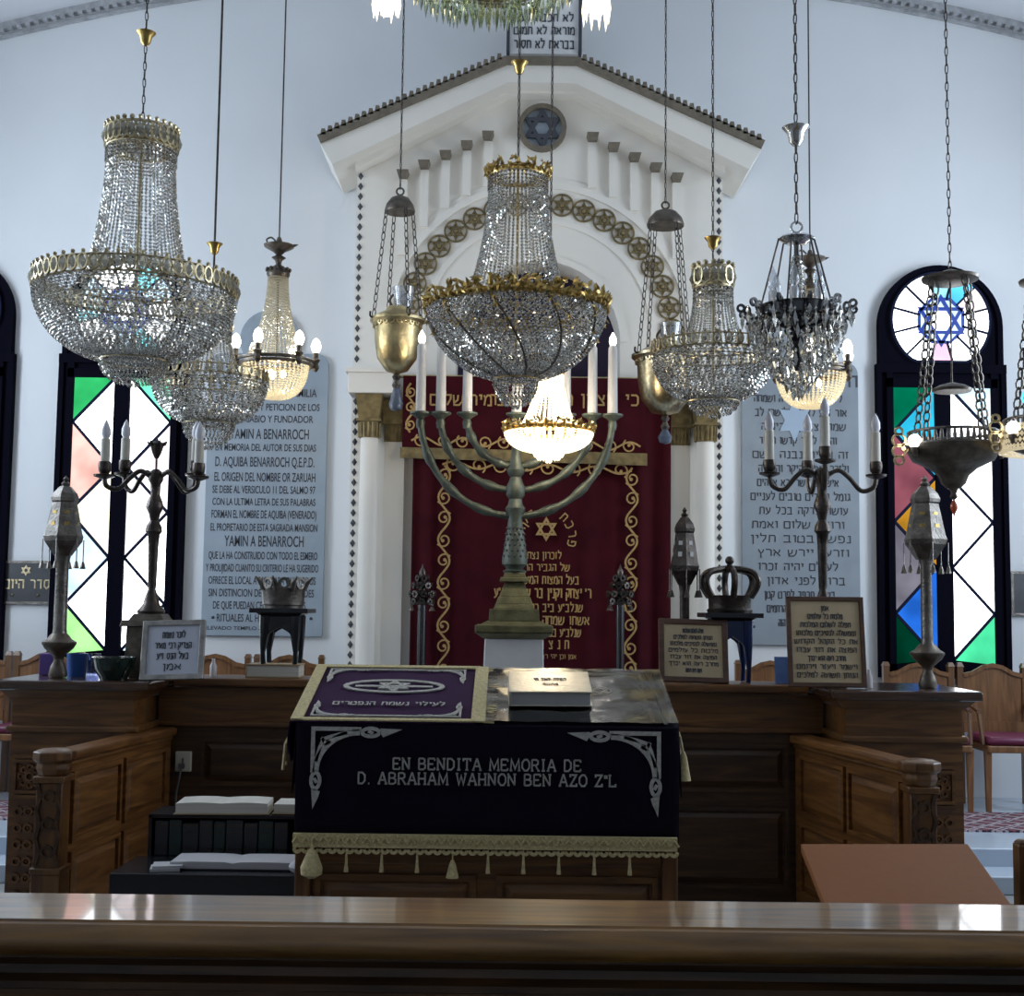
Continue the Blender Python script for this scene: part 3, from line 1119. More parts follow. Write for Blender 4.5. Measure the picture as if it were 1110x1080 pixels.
H = ztop - zbot
hw = (cxr - cxl) / 2
c0 = cloth(-hw, hw, 0, H, fold_main, .024)
o = c0.build('curtain_panel', M['maroon'], curt)
sd = o.modifiers.new('thick', 'SOLIDIFY')
sd.thickness = .006
vx0, vx1 = at(437, 450, CY).x - cmid, at(699, 450, CY).x - cmid
vz0 = zpx(495, 437, CY) - zbot
c1 = cloth(vx0, vx1, vz0, H + .01, lambda u, v: .5 * sin(u * 40 + .4) * (1 if u > .8 else .3), .02, y=-.055, slant=0)
o = c1.build('valance', M['maroon'], curt)
val = o
bd = MB()
bd.prism([(vx0 - .01, vz0 - .02), (vx1 + .01, vz0 - .055), (vx1 + .01, vz0 + .035), (vx0 - .01, vz0 + .06)], -.085, -.07)
bd.build('gold_band', M['gilt'], val, smooth=0)
bd = MB()
bd.tube([(vx0 - .03, 0, H + .015), (hw + .02, 0, H + .015)], .014, 8)
bd.build('curtain_rod', M['brass'], curt)


def scroll(mb, p0, p1, n, amp, w, y, flip=1):
    """running-wave scroll with a curl in each bay"""
    a, b = Vector(p0), Vector(p1)
    d = (b - a)
    L = d.length
    t = d.normalized()
    nn = Vector((-t.y, t.x))
    pts = []
    for i in range(n * 12 + 1):
        s = i / 12
        pts.append(tuple(a + t * (L * i / (n * 12)) + nn * (amp * sin(pi * s) * flip)))
    mb.ribbon(pts, w, y - .004, y + .004)
    for k in range(n):
        sg = (1 if k % 2 == 0 else -1) * flip
        c = a + t * (L * (k + .5) / n) + nn * (sg * amp * .05)
        sp = []
        R = L / n * .36
        for i in range(19):
            q = i / 18
            ang = q * 2.1 * pi + (pi if sg < 0 else 0)
            rr = R * (1 - q * .82)
            sp.append(tuple(c + t * (rr * cos(ang + 2.2)) * 1.0 + nn * (rr * sin(ang + 2.2))))
        mb.ribbon(sp, w * .8, y - .005, y + .003)
        mb.lathe([(w * .9, 0), (w * .9, .006)], 8, X=XF((sp[-1][0], y, sp[-1][1]), rx=pi / 2))


sc = MB()
scroll(sc, P2 := (at(482, 505, CY).x - cmid, zpx(505, 482, CY) - zbot), (at(480, 760, CY).x - cmid, zpx(760, 480, CY) - zbot), 11, .042, .0145, -.032)
sc.build('gold_scrollwork', M['goldthread'], curt, smooth=0)
sc = MB()
scroll(sc, (at(685, 508, CY).x - cmid, zpx(508, 685, CY) - zbot), (at(682, 760, CY).x - cmid, zpx(760, 682, CY) - zbot), 11, .042, .0145, -.032, -1)
sc.build('gold_scrollwork', M['goldthread'], curt, smooth=0)
sc = MB()
scroll(sc, (vx0 + .07, vz0 + .11), (vx1 - .04, vz0 + .085), 11, .03, .0135, -.078)
scroll(sc, (vx0 + .06, vz0 + .17), (vx0 + .06, H - .05), 3, .03, .0135, -.078)
scroll(sc, (vx0 + .3, vz0 - .06), (vx1 - .1, vz0 - .09), 8, .025, .014, -.04)
sc.build('valance_scrollwork', M['goldthread'], val, smooth=0)
sx, sz = at(592, 575, CY).x - cmid, zpx(574, 592, CY) - zbot
st = MB()
st.star((sx, sz), K(11, CY), K(2.4, CY), -.036, -.026)
st.build('embroidered_star', M['goldthread'], curt, smooth=0)


def cl_line(s, px, py, wpx, hpx):
    q = at(px, py, CY)
    return (s, q.x - cmid, q.z - zbot, K(wpx, CY), K(hpx * .84, CY), True)


lettering('gold_lettering', [cl_line('לזכרון נצח', 590, 606, 36, 8), cl_line('של הגביר הרב', 590, 619, 54, 8), cl_line('בעל המצות המעטיר', 592, 633, 70, 9),
                             cl_line("ר' יצחק וקנין בר שמואל נ\"ע", 588, 648, 104, 11), cl_line('שנלב"ע ביב כסליו', 598, 663, 66, 9), cl_line('אשתו שמחה בת יוסף', 594, 677, 88, 10),
                             cl_line('שנלב"ע בט אדר', 604, 690, 50, 9), cl_line('ת נ צ ב ה', 596, 703, 40, 10), cl_line('אמן וכן יהי רצון', 604, 714, 40, 5)], M['goldthread'], curt, XF((0, -.030, 0)))
for k, ch in enumerate('פרכת'):
    a = radians(-12 + 20 * k)
    r = K(30, CY)
    lettering('gold_letter', [(ch, 0, -.03, .04, .055, True)], M['goldthread'], curt, XF((sx + r * cos(a) * .95, -.03, sz - .06 + r * sin(a) * 1.0), ry=-(a - pi / 2) * 1.0 if False else (pi / 2 - a)))
for k, ch in enumerate('יקרה'):
    a = radians(125 + 20 * k)
    r = K(30, CY)
    lettering('gold_letter', [(ch, 0, -.03, .04, .055, True)], M['goldthread'], curt, XF((sx + r * cos(a) * .95, -.03, sz - .06 + r * sin(a)), ry=(pi / 2 - a)))


def vl(s, px, w):
    q = at(px, 440, CY)
    return (s, q.x - cmid, zpx(441, px, CY) - zbot, K(w, CY), K(11, CY), True)


lettering('valance_lettering', [vl('כי מציון', 660, 62), vl('תצא תורה', 590, 60), vl('ודבר', 545, 26), vl('מירושלים', 500, 66)], M['goldthread'], val, XF((0, -.076, 0)))

# ================================================================ wall plaques
WY = 9.965


def tomb_plaque(name, label, pxc, hwpx, yb, ysh, ytop, mat):
    q = at(pxc, 560, WY)
    t = thing(name, label, 'plaque', (q.x, WY, zpx(yb, pxc, WY)))
    z0 = t.location.z
    hw = K(hwpx, WY)
    zs, zt = zpx(ysh, pxc, WY) - z0, zpx(ytop, pxc, WY) - z0
    r = K(14, WY)
    R = K(33, WY)
    pts = [(-hw + .01, 0), (hw - .01, 0), (hw, .01)]
    pts += [(hw - r + r * cos(a), zs - r + r * sin(a)) for a in [pi / 2 * i / 6 for i in range(7)]]
    hc = zt - R
    a0 = math.asin(max(-1, min(1, (zs - hc) / R)))
    pts += [(R * cos(a), hc + R * sin(a)) for a in [a0 + (pi - 2 * a0) * i / 20 for i in range(21)]]
    pts += [(-hw + r - r * sin(a), zs - r + r * cos(a)) for a in [pi / 2 * i / 6 for i in range(7)]]
    pts += [(-hw, .01)]
    m = MB()
    m.prism(pts, 0, .034)
    m.build('slab', mat, t, bevel=.004)
    m = MB()
    for sx_ in (-1, 1):
        for zz in (.14, zs - .1):
            m.ball((sx_ * (hw - .09), 0, zz), .012, 8)
    m.build('fixing_bolt', M['letter'], t)
    return t, q.x, z0


t, qx, z0 = tomb_plaque('marble_plaque', 'grey marble plaque with Spanish inscription on the wall beside the left window', 287, 65.5, 690, 383, 336, M['marble'])


def pl(s, px, py, w, h, rtl=False):
    q = at(px, py, WY)
    return (s, q.x - qx, q.z - z0, K(w, WY), K(h, WY), rtl)


lettering('plaque_lettering', [
    pl('CASA SANTA DE LA FAMILIA', 290, 430, 108, 9), pl('A LA MEMORIA Y PETICION DE LOS', 288, 445, 118, 8), pl('PIADOSO SABIO Y FUNDADOR', 286, 458, 108, 8),
    pl('YAMIN A BENARROCH', 292, 476, 86, 11.5), pl('EN MEMORIA DEL AUTOR DE SUS DIAS', 288, 489, 110, 8),
    pl('D. AQUIBA BENARROCH Q.E.P.D.', 287, 506, 108, 11), pl('EL ORIGEN DEL NOMBRE OR ZARUAH', 287, 522, 110, 10), pl('SE DEBE AL VERSICULO 11 DEL SALMO 97', 286, 535, 112, 8.5),
    pl('CON LA ULTIMA LETRA DE SUS PALABRAS', 286, 548, 112, 8), pl('FORMAN EL NOMBRE DE AQUIBA (VENERADO)', 286, 562, 114, 9), pl('EL PROPIETARIO DE ESTA SAGRADA MANSION', 286, 576, 116, 8.5),
    pl('YAMIN A BENARROCH', 286, 592.5, 86, 12), pl('QUE LA HA CONSTRUIDO CON TODO EL ESMERO', 285, 606.5, 118, 8.5), pl('Y PROLIJIDAD CUANTO SU CRITERIO LE HA SUGERIDO', 284, 620, 122, 8.5),
    pl('OFRECE EL LOCAL A DIOS PARA QUE TODOS', 284, 633.5, 116, 8.5), pl('SIN DISTINCION DE NACIONALIDADES', 283, 647, 114, 8.5), pl('DE QUE PUEDAN CELEBRAR AQUI SUS', 281, 660.5, 100, 8.5),
    pl('RITUALES AL HASEM', 266, 674, 62, 8.5), pl('ELEVADO TEMPLO A DIOS', 262, 683, 80, 4)], M['letter'], t, XF())

t, qx, z0 = tomb_plaque('marble_plaque', 'grey marble plaque with Hebrew inscription on the wall beside the right window', 868, 64, 700, 392, 345, M['marbled'])
heb = ['ליהודים היתה אורה ושמחה', 'אור זרע לצדיק ולישרי לב', 'שמחו צדיקים ביהוה', 'והודו לזכר קדשו תמיד', 'זה הבית נבנה לשם', 'ולזכר האיש היקר והנעלה', 'איש תם וישר ירא אלהים',
       'גומל חסדים טובים לעניים', 'עושה צדקה בכל עת', 'ורודף שלום ואמת', 'נפשו בטוב תלין', 'וזרעו יירש ארץ', 'לעולם יהיה זכרו', 'ברוך לפני אדון כל', 'בשנת תרפד לפרט קטן', 'ובחדש אלול הרחמים', 'חנכו את הבית הזה',
       'בשמחה ובטוב לבב', 'לעילוי נשמתו הטהורה', 'תנצבה']
L = []
for i in range(17):
    w = [96, 100, 92, 84, 104, 98, 88, 108, 96, 100, 108, 98, 86, 104, 76, 58, 40][i]
    L.append(pl(heb[i % 20], 868 + (i % 3 - 1) * 3 - (4 if i > 12 else 0), 436 + 15.2 * i, w, 7, True))
L.append(pl('חי', 922, 420, 14, 12, True))
lettering('plaque_lettering', L, M['letter'], t, XF())
st = MB()
q = at(861, 456, WY)
st.prism([(K(19 if i % 2 == 0 else 10.5, WY) * sin(pi * i / 6) + q.x - qx, K(24 if i % 2 == 0 else 13, WY) * cos(pi * i / 6) + q.z - z0) for i in range(12)], -.006, 0)
st.build('pale_star', pmat('pale_blue_marble', (.42, .52, .64), .35), t, smooth=0)

for px0, px1, py0, py1, lab, txt in ((-8, 55, 608, 655, 'dark plaque with six-pointed star and Hebrew word on the wall by the far-left window', True), (1097, 1160, 620, 668, 'dark framed plaque on the wall right of the right window', False)):
    q = at((px0 + px1) / 2, py1, WY)
    t = thing('dark_plaque', lab, 'plaque', (q.x, WY, q.z))
    w, h = K(px1 - px0, WY), K(py1 - py0, WY)
    m = MB()
    m.prism([(-w / 2 + .03, 0), (w / 2 - .03, 0), (w / 2, .03), (w / 2, h - .03), (w / 2 - .03, h), (-w / 2 + .03, h), (-w / 2, h - .03), (-w / 2, .03)], 0.008, .034)
    m.build('board', M['plaqued'], t, smooth=0)
    m = MB()
    m.ribbon([(-w / 2 + .01, .01), (w / 2 - .01, .01), (w / 2 - .01, h - .01), (-w / 2 + .01, h - .01)], .02, 0, .034, True)
    m.build('border', M['pewter'], t, smooth=0)
    if txt:
        m = MB()
        m.star((.02, h - .075), .035, .008, .003, .008)
        for sx_ in (-1, 1):
            m.ball((.02 + sx_ * .1, .006, .07), .012, 8)
        m.build('star_emblem', M['paleg'], t, smooth=0)
        lettering('plaque_lettering', [('סדר היום', .03, .12, w * .78, .065, True)], M['paleg'], t, XF((0, .007, 0)))

# ================================================================ chairs along the back wall


def make_chair(x, label, y=9.42):
    t = thing('wooden_chair', label, 'chair', (x, y, PZ), 0, 'wooden chairs along the back wall')
    W, SH, BH = .48, .50, 1.02
    bk = MB()
    top = [(-W / 2 + .02, .94), (-.15, .955), (-.07, 1.0), (0, 1.015), (.07, 1.0), (.15, .955), (W / 2 - .02, .94)]
    bk.prism([(-W / 2 + .02, .52), (W / 2 - .02, .52)] + top[::-1], .25, .285)
    bk.ribbon(top, .03, .235, .25)
    bk.bb(-W / 2 + .02, W / 2 - .02, .235, .25, .52, .60)
    bk.build('backrest', M['chair'], t, smooth=30)
    for s in (-1, 1):
        p = MB()
        p.bb(s * W / 2 - .022, s * W / 2 + .022, .24, .29, 0, 1.0)
        p.frustum((s * W / 2, .265, 1.0), (.054, .06), (.03, .036), .03)
        p.build('post', M['chaird'], t, smooth=0)
        p = MB()
        p.frustum((s * (W / 2 - .03), -.2, 0), (.03, .03), (.045, .045), SH - .06)
        p.build('leg', M['chair'], t, smooth=0)
        p = MB()
        p.tube(spline([(s * W / 2, .25, .72), (s * W / 2, .05, .73), (s * W / 2, -.14, .70)], 5), .02, 6)
        p.tube([(s * W / 2, -.12, .70), (s * (W / 2 - .01), -.17, SH - .03)], .017, 6)
        p.build('armrest', M['chaird'], t)
    p = MB()
    p.bb(-W / 2 + .02, W / 2 - .02, -.24, .26, SH - .08, SH - .03)
    p.build('seat', M['chair'], t, smooth=0, bevel=.008)
    p = MB()
    p.bb(-W / 2 + .03, W / 2 - .03, -.235, .23, SH - .03, SH + .03)
    p.build('cushion', M['purpleseat'], t, bevel=.025)
    return t


def chx(px):
    return at(px, 780, 9.68).x


make_chair(chx(51), 'wooden chair against the wall right of the far-left dark plaque')
ch0 = [o for o in bpy.data.objects if o.name == 'wooden_chair'][0]
for px, lab in ((-28, 'wooden chair at the extreme left edge beneath the far-left dark plaque'), (232, 'wooden chair behind the counter between the silver frame and the black four-legged stand'), (312, 'wooden chair behind the black four-legged stand under the Spanish plaque'),
                (835, 'wooden chair behind the black crown stand under the Hebrew plaque'), (996, 'wooden chair under the right window behind the right tall silver finial'),
                (1076, 'wooden chair with purple seat in full view beyond the right end of the counter')):
    copy_thing(ch0, (chx(px), 9.42, PZ), lab)

# ================================================================ wooden enclosure of the reading platform
CT = 1.20                                        # counter top height


def frame_panel(mb, x0, x1, z0, z1, y, w=.05, d=.018, X=None):
    """raised and fielded panel on a face at y looking towards -y"""
    mb.ribbon([(x0, z0), (x1, z0), (x1, z1), (x0, z1)], .022, y - d, y, True, X)
    a = w
    vs = [(x0 + .02, y - .002, z0 + .02), (x1 - .02, y - .002, z0 + .02), (x1 - .02, y - .002, z1 - .02), (x0 + .02, y - .002, z1 - .02),
          (x0 + a, y - d, z0 + a), (x1 - a, y - d, z0 + a), (x1 - a, y - d, z1 - a), (x0 + a, y - d, z1 - a)]
    mb.add(vs, [(0, 1, 5, 4), (1, 2, 6, 5), (2, 3, 7, 6), (3, 0, 4, 7), (4, 5, 6, 7)], X)


def rosette(mb, c, s, y, X=None):
    """carved square with an eight-petalled rosette"""
    x, z = c
    mb.ribbon([(x - s, z - s), (x + s, z - s), (x + s, z + s), (x - s, z + s)], .2 * s, y - .02, y, True, X)
    mb.ringxz(c, s * .2, s * .34, y - .022, y, 12, X=X)
    for k in range(8):
        a = pi * k / 4
        mb.ringxz((x + s * .58 * cos(a), z + s * .58 * sin(a)), s * .13, s * .27, y - .016, y, 8, X=X)
    for a in (pi / 4, 3 * pi / 4, 5 * pi / 4, 7 * pi / 4):
        mb.ball((x + s * .84 * cos(a) * 1.1, y - .004, z + s * .84 * sin(a) * 1.1), s * .12, 8, X=X)


def cabinet(name, label, x0, x1, y0, y1, carved, rosex):
    xm = (x0 + x1) / 2
    t = thing(name, label, 'cabinet', (xm, y0, 0))
    w = (x1 - x0) / 2
    d = y1 - y0
    m = MB()
    m.bb(-w, w, .03, d, 0, .93)
    m.build('carcass', M['wood'], t, smooth=0)
    m = MB()
    m.bb(-w - .02, w + .02, -.01, d, .93, .965)
    m.build('ledge', M['wood'], t, smooth=0, bevel=.01)
    m = MB()
    m.bb(-w + .01, w - .01, .005, d, .965, CT - .06)
    m.frustum((0, (d - .0) / 2, CT - .10), (2 * w, d - .01), (2 * w + .1, d + .08), .05)
    m.build('frieze', M['wood'], t, smooth=0)
    m = MB()
    m.bb(-w - .08, w + .08, -.07, d + .04, CT - .05, CT)
    m.build('counter_top', M['woodt'], t, smooth=0, bevel=.012)
    if carved:
        m = MB()
        rosette(m, (rosex - xm, .70), .078, .03)
        m.bb(rosex - xm - .09, rosex - xm + .09, .012, .03, .585, .605)
        m.bb(rosex - xm - .09, rosex - xm + .09, .012, .03, .795, .812)
        for k in range(6):
            zz = .52 - .085 * k
            for j in (-1, 0, 1):
                m.ringxz((rosex - xm + j * .055, zz), .014, .027, .014, .03, 8)
            m.ball((rosex - xm, .028, zz), .012, 8)
        m.build('carved_panel', M['wood'], t, smooth=0)
    return t


cabinet('corner_cabinet', 'left corner cabinet of the reading platform with dark counter top and carved rosette', -2.60, -1.95, 6.80, 7.50, True, -2.49)
cabinet('corner_cabinet', 'right corner cabinet of the reading platform with dark counter top and carved rosette', 1.745, 2.37, 6.80, 7.50, True, 2.235)
t = thing('wooden_counter', 'long dark wooden counter with raised panels behind the cloth-covered desk', 'counter', (-.1, 7.2, 0))
xl, xr = -1.94 + .1, 1.735 + .1
m = MB()
m.bb(xl, xr, .03, .30, 0, .93)
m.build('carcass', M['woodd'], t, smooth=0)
m = MB()
m.bb(xl, xr, -.005, .30, .93, .96)
m.build('ledge', M['wood'], t, smooth=0, bevel=.008)
m = MB()
m.bb(xl, xr, .02, .30, .96, CT - .055)
m.build('frieze', M['wood'], t, smooth=0)
m = MB()
m.bb(xl + .09, xr - .09, -.06, .34, CT - .045, CT)
m.build('counter_top', M['wood'], t, smooth=0, bevel=.01)
for k in range(4):
    m = MB()
    a = xl + .25 + k * .84
    frame_panel(m, a, a + .70, .62, .86, .03)
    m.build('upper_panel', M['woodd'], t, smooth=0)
    m = MB()
    frame_panel(m, a, a + .70, .1, .52, .03)
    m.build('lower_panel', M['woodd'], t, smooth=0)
q = at(198, 826, 7.2)
so = thing('wall_socket', 'cream plastic double socket on the dark counter panelling', 'socket', (q.x, 7.229, q.z))
m = MB()
m.bb(-.045, .045, -.022, 0, -.055, .055)
m.build('cover_plate', M['plug'], so, bevel=.006)
m = MB()
m.bb(-.004, .004, -.026, -.02, -.04, .02)
m.bb(-.02, .012, -.04, -.02, -.035, -.01)
m.tube(spline([(-.005, -.035, -.03), (-.015, -.04, -.10), (-.03, -.03, -.18), (-.028, -.03, -.30)], 6), .006, 6)
m.build('plug_cord', M['cable'], so)


def low_wall(label, nx, ny, ex, ey, side):
    """low panelled wall from a newel post back to the counter; side = which way the panelled face looks"""
    d = Vector((ex - nx, ey - ny, 0))
    L = d.length
    a = atan2(d.y, d.x) - pi / 2
    t = thing('low_wooden_partition', label, 'partition', (nx, ny, 0), a)
    m = MB()
    m.bb(-.028, .028, .06, L, 0, .87)
    m.build('panelled_wall', M['woody'], t, smooth=0)
    X = Matrix.Rotation(side * pi / 2, 4, 'Z')
    for k in range(2):
        m = MB()
        u0 = .12 + k * (L - .16) / 2
        u1 = u0 + (L - .16) / 2 - .06
        xs = (u0, u1) if side > 0 else (-u1, -u0)
        for z0, z1 in ((.10, .46), (.52, .82)):
            frame_panel(m, xs[0], xs[1], z0, z1, -.028, X=X)
        m.build('raised_panel', M['woody'], t, smooth=0)
    m = MB()
    m.bb(-.065, .065, -.0, L, .885, .93)
    m.bb(-.045, .045, -.0, L, .86, .885)
    m.build('handrail', M['woody'], t, smooth=0, bevel=.014)
    n = MB()
    n.bb(-.066, .066, -.066, .066, 0, .40)
    n.bb(-.058, .058, -.058, .058, .40, .80)
    n.bb(-.07, .07, -.07, .07, .40, .43)
    n.bb(-.07, .07, -.07, .07, .80, .83)
    n.lathe([(.066, .83), (.08, .86), (.075, .885), (.095, .90), (.095, .935), (.07, .945), (1e-6, .95)], 8, a0=pi / 8)
    nn = n.build('newel_post', M['woodz'], t, smooth=30, bevel=.005)
    nn.rotation_euler = (0, 0, -a)
    n = MB()
    for zz in (.50, .62, .74):
        n.ringxz((0, zz), .018, .032, -.068, -.053, 8)
        for s in (-1, 1):
            n.ribbon([(s * .05, zz - .06), (s * .035, zz), (s * .05, zz + .06)], .016, -.068, -.053)
    n.build('carving', M['woodd'], nn, smooth=0)
    return t


low_wall('left low panelled partition with newel post at the front left of the desk', -2.045, 5.9, -1.885, 7.19, 1)
low_wall('right low panelled partition with newel post in front of the right corner cabinet', 1.85, 5.9, 1.60, 7.19, -1)

# ================================================================ the cloth-covered desk
DX0, DX1, DY0, DY1, DZ0, DZ1 = -.812, .65, 5.0, 5.68, 1.150, 1.333
dm = (DX0 + DX1) / 2
desk = thing('reading_desk', 'wooden reading desk with panelled front under the dark embroidered cloth', 'desk', (dm, DY0, 0))
m = MB()
hx = .70
m.prism([(-hx, 0), (hx, 0), (hx, 1.10), (-hx, 1.10)], .06, .66)
m.build('body', M['wood'], desk, smooth=0)
m = MB()
m.add([(-hx, .02, DZ0 - .05), (hx, .02, DZ0 - .05), (hx, .02, DZ0 - .012), (-hx, .02, DZ0 - .012), (-hx, .66, DZ1 - .05), (hx, .66, DZ1 - .05), (hx, .66, DZ1 - .012), (-hx, .66, DZ1 - .012)],
      [(0, 1, 2, 3), (4, 7, 6, 5), (3, 2, 6, 7), (0, 4, 5, 1), (0, 3, 7, 4), (1, 5, 6, 2)])
m.build('sloping_top', M['wood'], desk, smooth=0)
m = MB()
m.bb(-hx - .01, hx + .01, .04, .06, .62, .68)
m.bb(-hx - .01, hx + .01, .035, .06, 0, .12)
m.build('moulding', M['wood'], desk, smooth=0, bevel=.006)
for a, b in ((-.645, -.05), (.05, .645)):
    m = MB()
    frame_panel(m, a, b, .16, .57, .06)
    m.build('front_panel', M['wood'], desk, smooth=0)
for s in (-1, 1):
    m = MB()
    m.bb(s * hx - .03, s * hx + .03, .02, .08, 0, .9)
    m.build('corner_post', M['woodz'], desk, smooth=0, bevel=.008)

ev = Vector((0, DY1 - DY0, DZ1 - DZ0))
SL = ev.length
ev.normalize()
en = Vector((0, -ev.z, ev.y))
TOP = Matrix(((1, 0, 0, dm), (0, -en.y, ev.y, DY0), (0, -en.z, ev.z, DZ0), (0, 0, 0, 1)))   # x right, z up the slope, -y out of it
ZD = .722                                                                                    # hem of the cloth
tc_ = thing('desk_cloth', 'dark velvet cloth with silver lettering and cream fringe draped over the desk', 'tablecloth', (dm, DY0, ZD))
OFF = Vector((dm, DY0, ZD))
TOPL = Matrix.Translation(-OFF) @ TOP
hw = (DX1 - DX0) / 2
m = MB()
# front drop, top and side drops as one surface: cross-section along (front hem) -> front edge -> back edge
prof = []
for i in range(9):
    prof.append((0 - .0, ZD + (DZ0 - ZD) * i / 8, i / 8))
for i in range(1, 9):
    prof.append(((DY1 - DY0) * i / 8, DZ0 + (DZ1 - DZ0) * i / 8, 2))
nx = 60
vs, fs = [], []
for j, (yy, zz, k) in enumerate(prof):
    for i in range(nx + 1):
        x = -hw + 2 * hw * i / nx
        wob = 0.006 * sin(i * .55) * (1 - k) if k <= 1 else 0
        vs.append((x, yy + wob - .004, zz - ZD))
fs = [(j * (nx + 1) + i, j * (nx + 1) + i + 1, (j + 1) * (nx + 1) + i + 1, (j + 1) * (nx + 1) + i) for j in range(len(prof) - 1) for i in range(nx)]
m.add(vs, fs)
for s in (-1, 1):
    vs, fs = [], []
    for i in range(9):
        yy = (DY1 - DY0) * i / 8
        zt = DZ0 + (DZ1 - DZ0) * i / 8 - ZD
        vs += [(s * hw, yy - .004, zt), (s * (hw + .012 + .006 * sin(i * 2)), yy, zt - .26)]
    fs = [(2 * i, 2 * i + 2, 2 * i + 3, 2 * i + 1) for i in range(8)]
    m.add(vs, fs)
o = m.build('velvet', M['navy'], tc_, smooth=60)
sd = o.modifiers.new('thick', 'SOLIDIFY')
sd.thickness = .004
sd.offset = 1

FR = XF((0, 0, 0))
FRY = -.014


def corner_scroll(mb, x0, z0, fx, fz, s, y, X=None):
    """open scrollwork spandrel: two arms from a corner with a concave inner edge, loops and leaf tips"""
    def T(p):
        return (x0 + fx * p[0] * s, z0 + fz * p[1] * s)

    def rb_(pts, w, closed=False):
        mb.ribbon([T(p) for p in pts], w * s, y - .002, y + .003, closed, X)
    rb_([(.01, .56), (.01, .01), (.62, .01)], .05)
    rb_([(.05 + .55 * (1 - sin(a)) * 1.0, .05 + .50 * (1 - cos(a))) for a in [pi / 2 * i / 12 for i in range(13)]], .075)
    rb_([(.05, .42), (.10, .24), (.14, .14), (.26, .10), (.44, .055)], .045)
    rb_([(.12, .12), (.17, .20), (.23, .17)], .04)
    for px_, pz_, rx_, rz_ in ((.05, .66, .055, .10), (.74, .05, .11, .05)):
        rb_([(px_ + rx_ * cos(2 * pi * i / 14), pz_ + rz_ * sin(2 * pi * i / 14)) for i in range(14)], .045, True)
        rb_([(px_ - rx_ * .3, pz_ - rz_ * .3), (px_ + rx_ * .3, pz_ + rz_ * .3)], .04)
    lf = [(.0, .76), (.06, .77), (.11, .80), (.085, .88), (.05, .95), (.02, 1.02), (.012, .90)]
    mb.prism([T(p) for p in lf], y - .002, y + .003, X)
    lf = [(.86, .0), (.86, .05), (.90, .11), (.98, .075), (1.06, .045), (1.14, .01), (1.0, .005)]
    mb.prism([T(p) for p in lf], y - .002, y + .003, X)


m = MB()
zt = DZ0 - ZD - .012
corner_scroll(m, (345 - 555) / 280 - dm, zt, 1, -1, .30, FRY)
m.build('silver_corner_scroll', M['silverthread'], tc_, smooth=0)
m = MB()
corner_scroll(m, (716 - 555) / 280 - dm, zt - .004, -1, -1, .31, FRY)
m.build('silver_corner_scroll', M['silverthread'], tc_, smooth=0)

# slab-serif capitals, embroidered
GLY = {
    'E': ([[(0, 0), (0, 1)], [(0, 1), (.62, 1)], [(0, .5), (.48, .5)], [(0, 0), (.62, 0)], [(.62, 1), (.62, .8)], [(.62, 0), (.62, .2)]], .66),
    'N': ([[(0, 0), (0, 1)], [(0, 1), (.62, 0)], [(.62, 0), (.62, 1)], [(-.1, 0), (.14, 0)], [(.48, 1), (.76, 1)], [(-.1, 1), (.05, 1)]], .70),
    'B': ([[(0, 0), (0, 1)], [(0, 1), (.4, 1), (.56, .9), (.56, .64), (.4, .52), (0, .52)], [(.4, .52), (.62, .4), (.62, .12), (.42, 0), (0, 0)]], .66),
    'D': ([[(0, 0), (0, 1)], [(-.05, 1), (.38, 1), (.62, .75), (.62, .25), (.38, 0), (-.05, 0)]], .68),
    'I': ([[(.16, 0), (.16, 1)], [(0, 0), (.32, 0)], [(0, 1), (.32, 1)]], .34),
    'T': ([[(.35, 0), (.35, 1)], [(0, .8), (0, 1), (.7, 1), (.7, .8)], [(.2, 0), (.5, 0)]], .70),
    'A': ([[(0, 0), (.34, 1), (.40, 1), (.74, 0)], [(.14, .34), (.6, .34)], [(-.1, 0), (.14, 0)], [(.6, 0), (.84, 0)]], .76),
    'M': ([[(0, 0), (.06, 1), (.42, .15), (.78, 1), (.84, 0)], [(-.1, 0), (.14, 0)], [(.70, 0), (.96, 0)]], .86),
    'O': ([[(.22, 1), (.5, 1), (.7, .72), (.7, .28), (.5, 0), (.22, 0), (.0, .28), (.0, .72), (.22, 1)]], .70),
    'R': ([[(0, 0), (0, 1)], [(0, 1), (.42, 1), (.58, .88), (.58, .62), (.42, .5), (0, .5)], [(.32, .5), (.64, 0)], [(-.1, 0), (.14, 0)], [(.55, 0), (.76, 0)]], .68),
    'H': ([[(0, 0), (0, 1)], [(.62, 0), (.62, 1)], [(0, .5), (.62, .5)], [(-.1, 0), (.14, 0)], [(-.1, 1), (.14, 1)], [(.48, 0), (.74, 0)], [(.48, 1), (.74, 1)]], .68),
    'W': ([[(0, 1), (.22, 0), (.44, .8), (.66, 0), (.88, 1)], [(-.1, 1), (.14, 1)], [(.74, 1), (.98, 1)]], .9),
    'Z': ([[(0, .8), (0, 1), (.6, 1), (0, 0), (.62, 0), (.62, .22)]], .64),
    'L': ([[(0, 0), (0, 1)], [(-.1, 1), (.14, 1)], [(-.1, 0), (.58, 0), (.58, .22)]], .6),
    '.': ([[(0, 0), (.12, 0)]], .14), '"': ([[(0, 1), (0, .7)], [(.18, 1), (.18, .7)]], .2), ' ': ([], .36)}


def slab_text(mb, s, cx, z, width, h, y):
    gap = .27
    tot = sum(GLY[c][1] + gap for c in s) - gap
    sx = width / tot
    x = cx - width / 2
    for c in s:
        st_, w = GLY[c]
        for path in st_:
            mb.ribbon([(x + px_ * sx, z + pz_ * h) for px_, pz_ in path], .145 * h, y - .003, y + .003)
        x += (w + gap) * sx


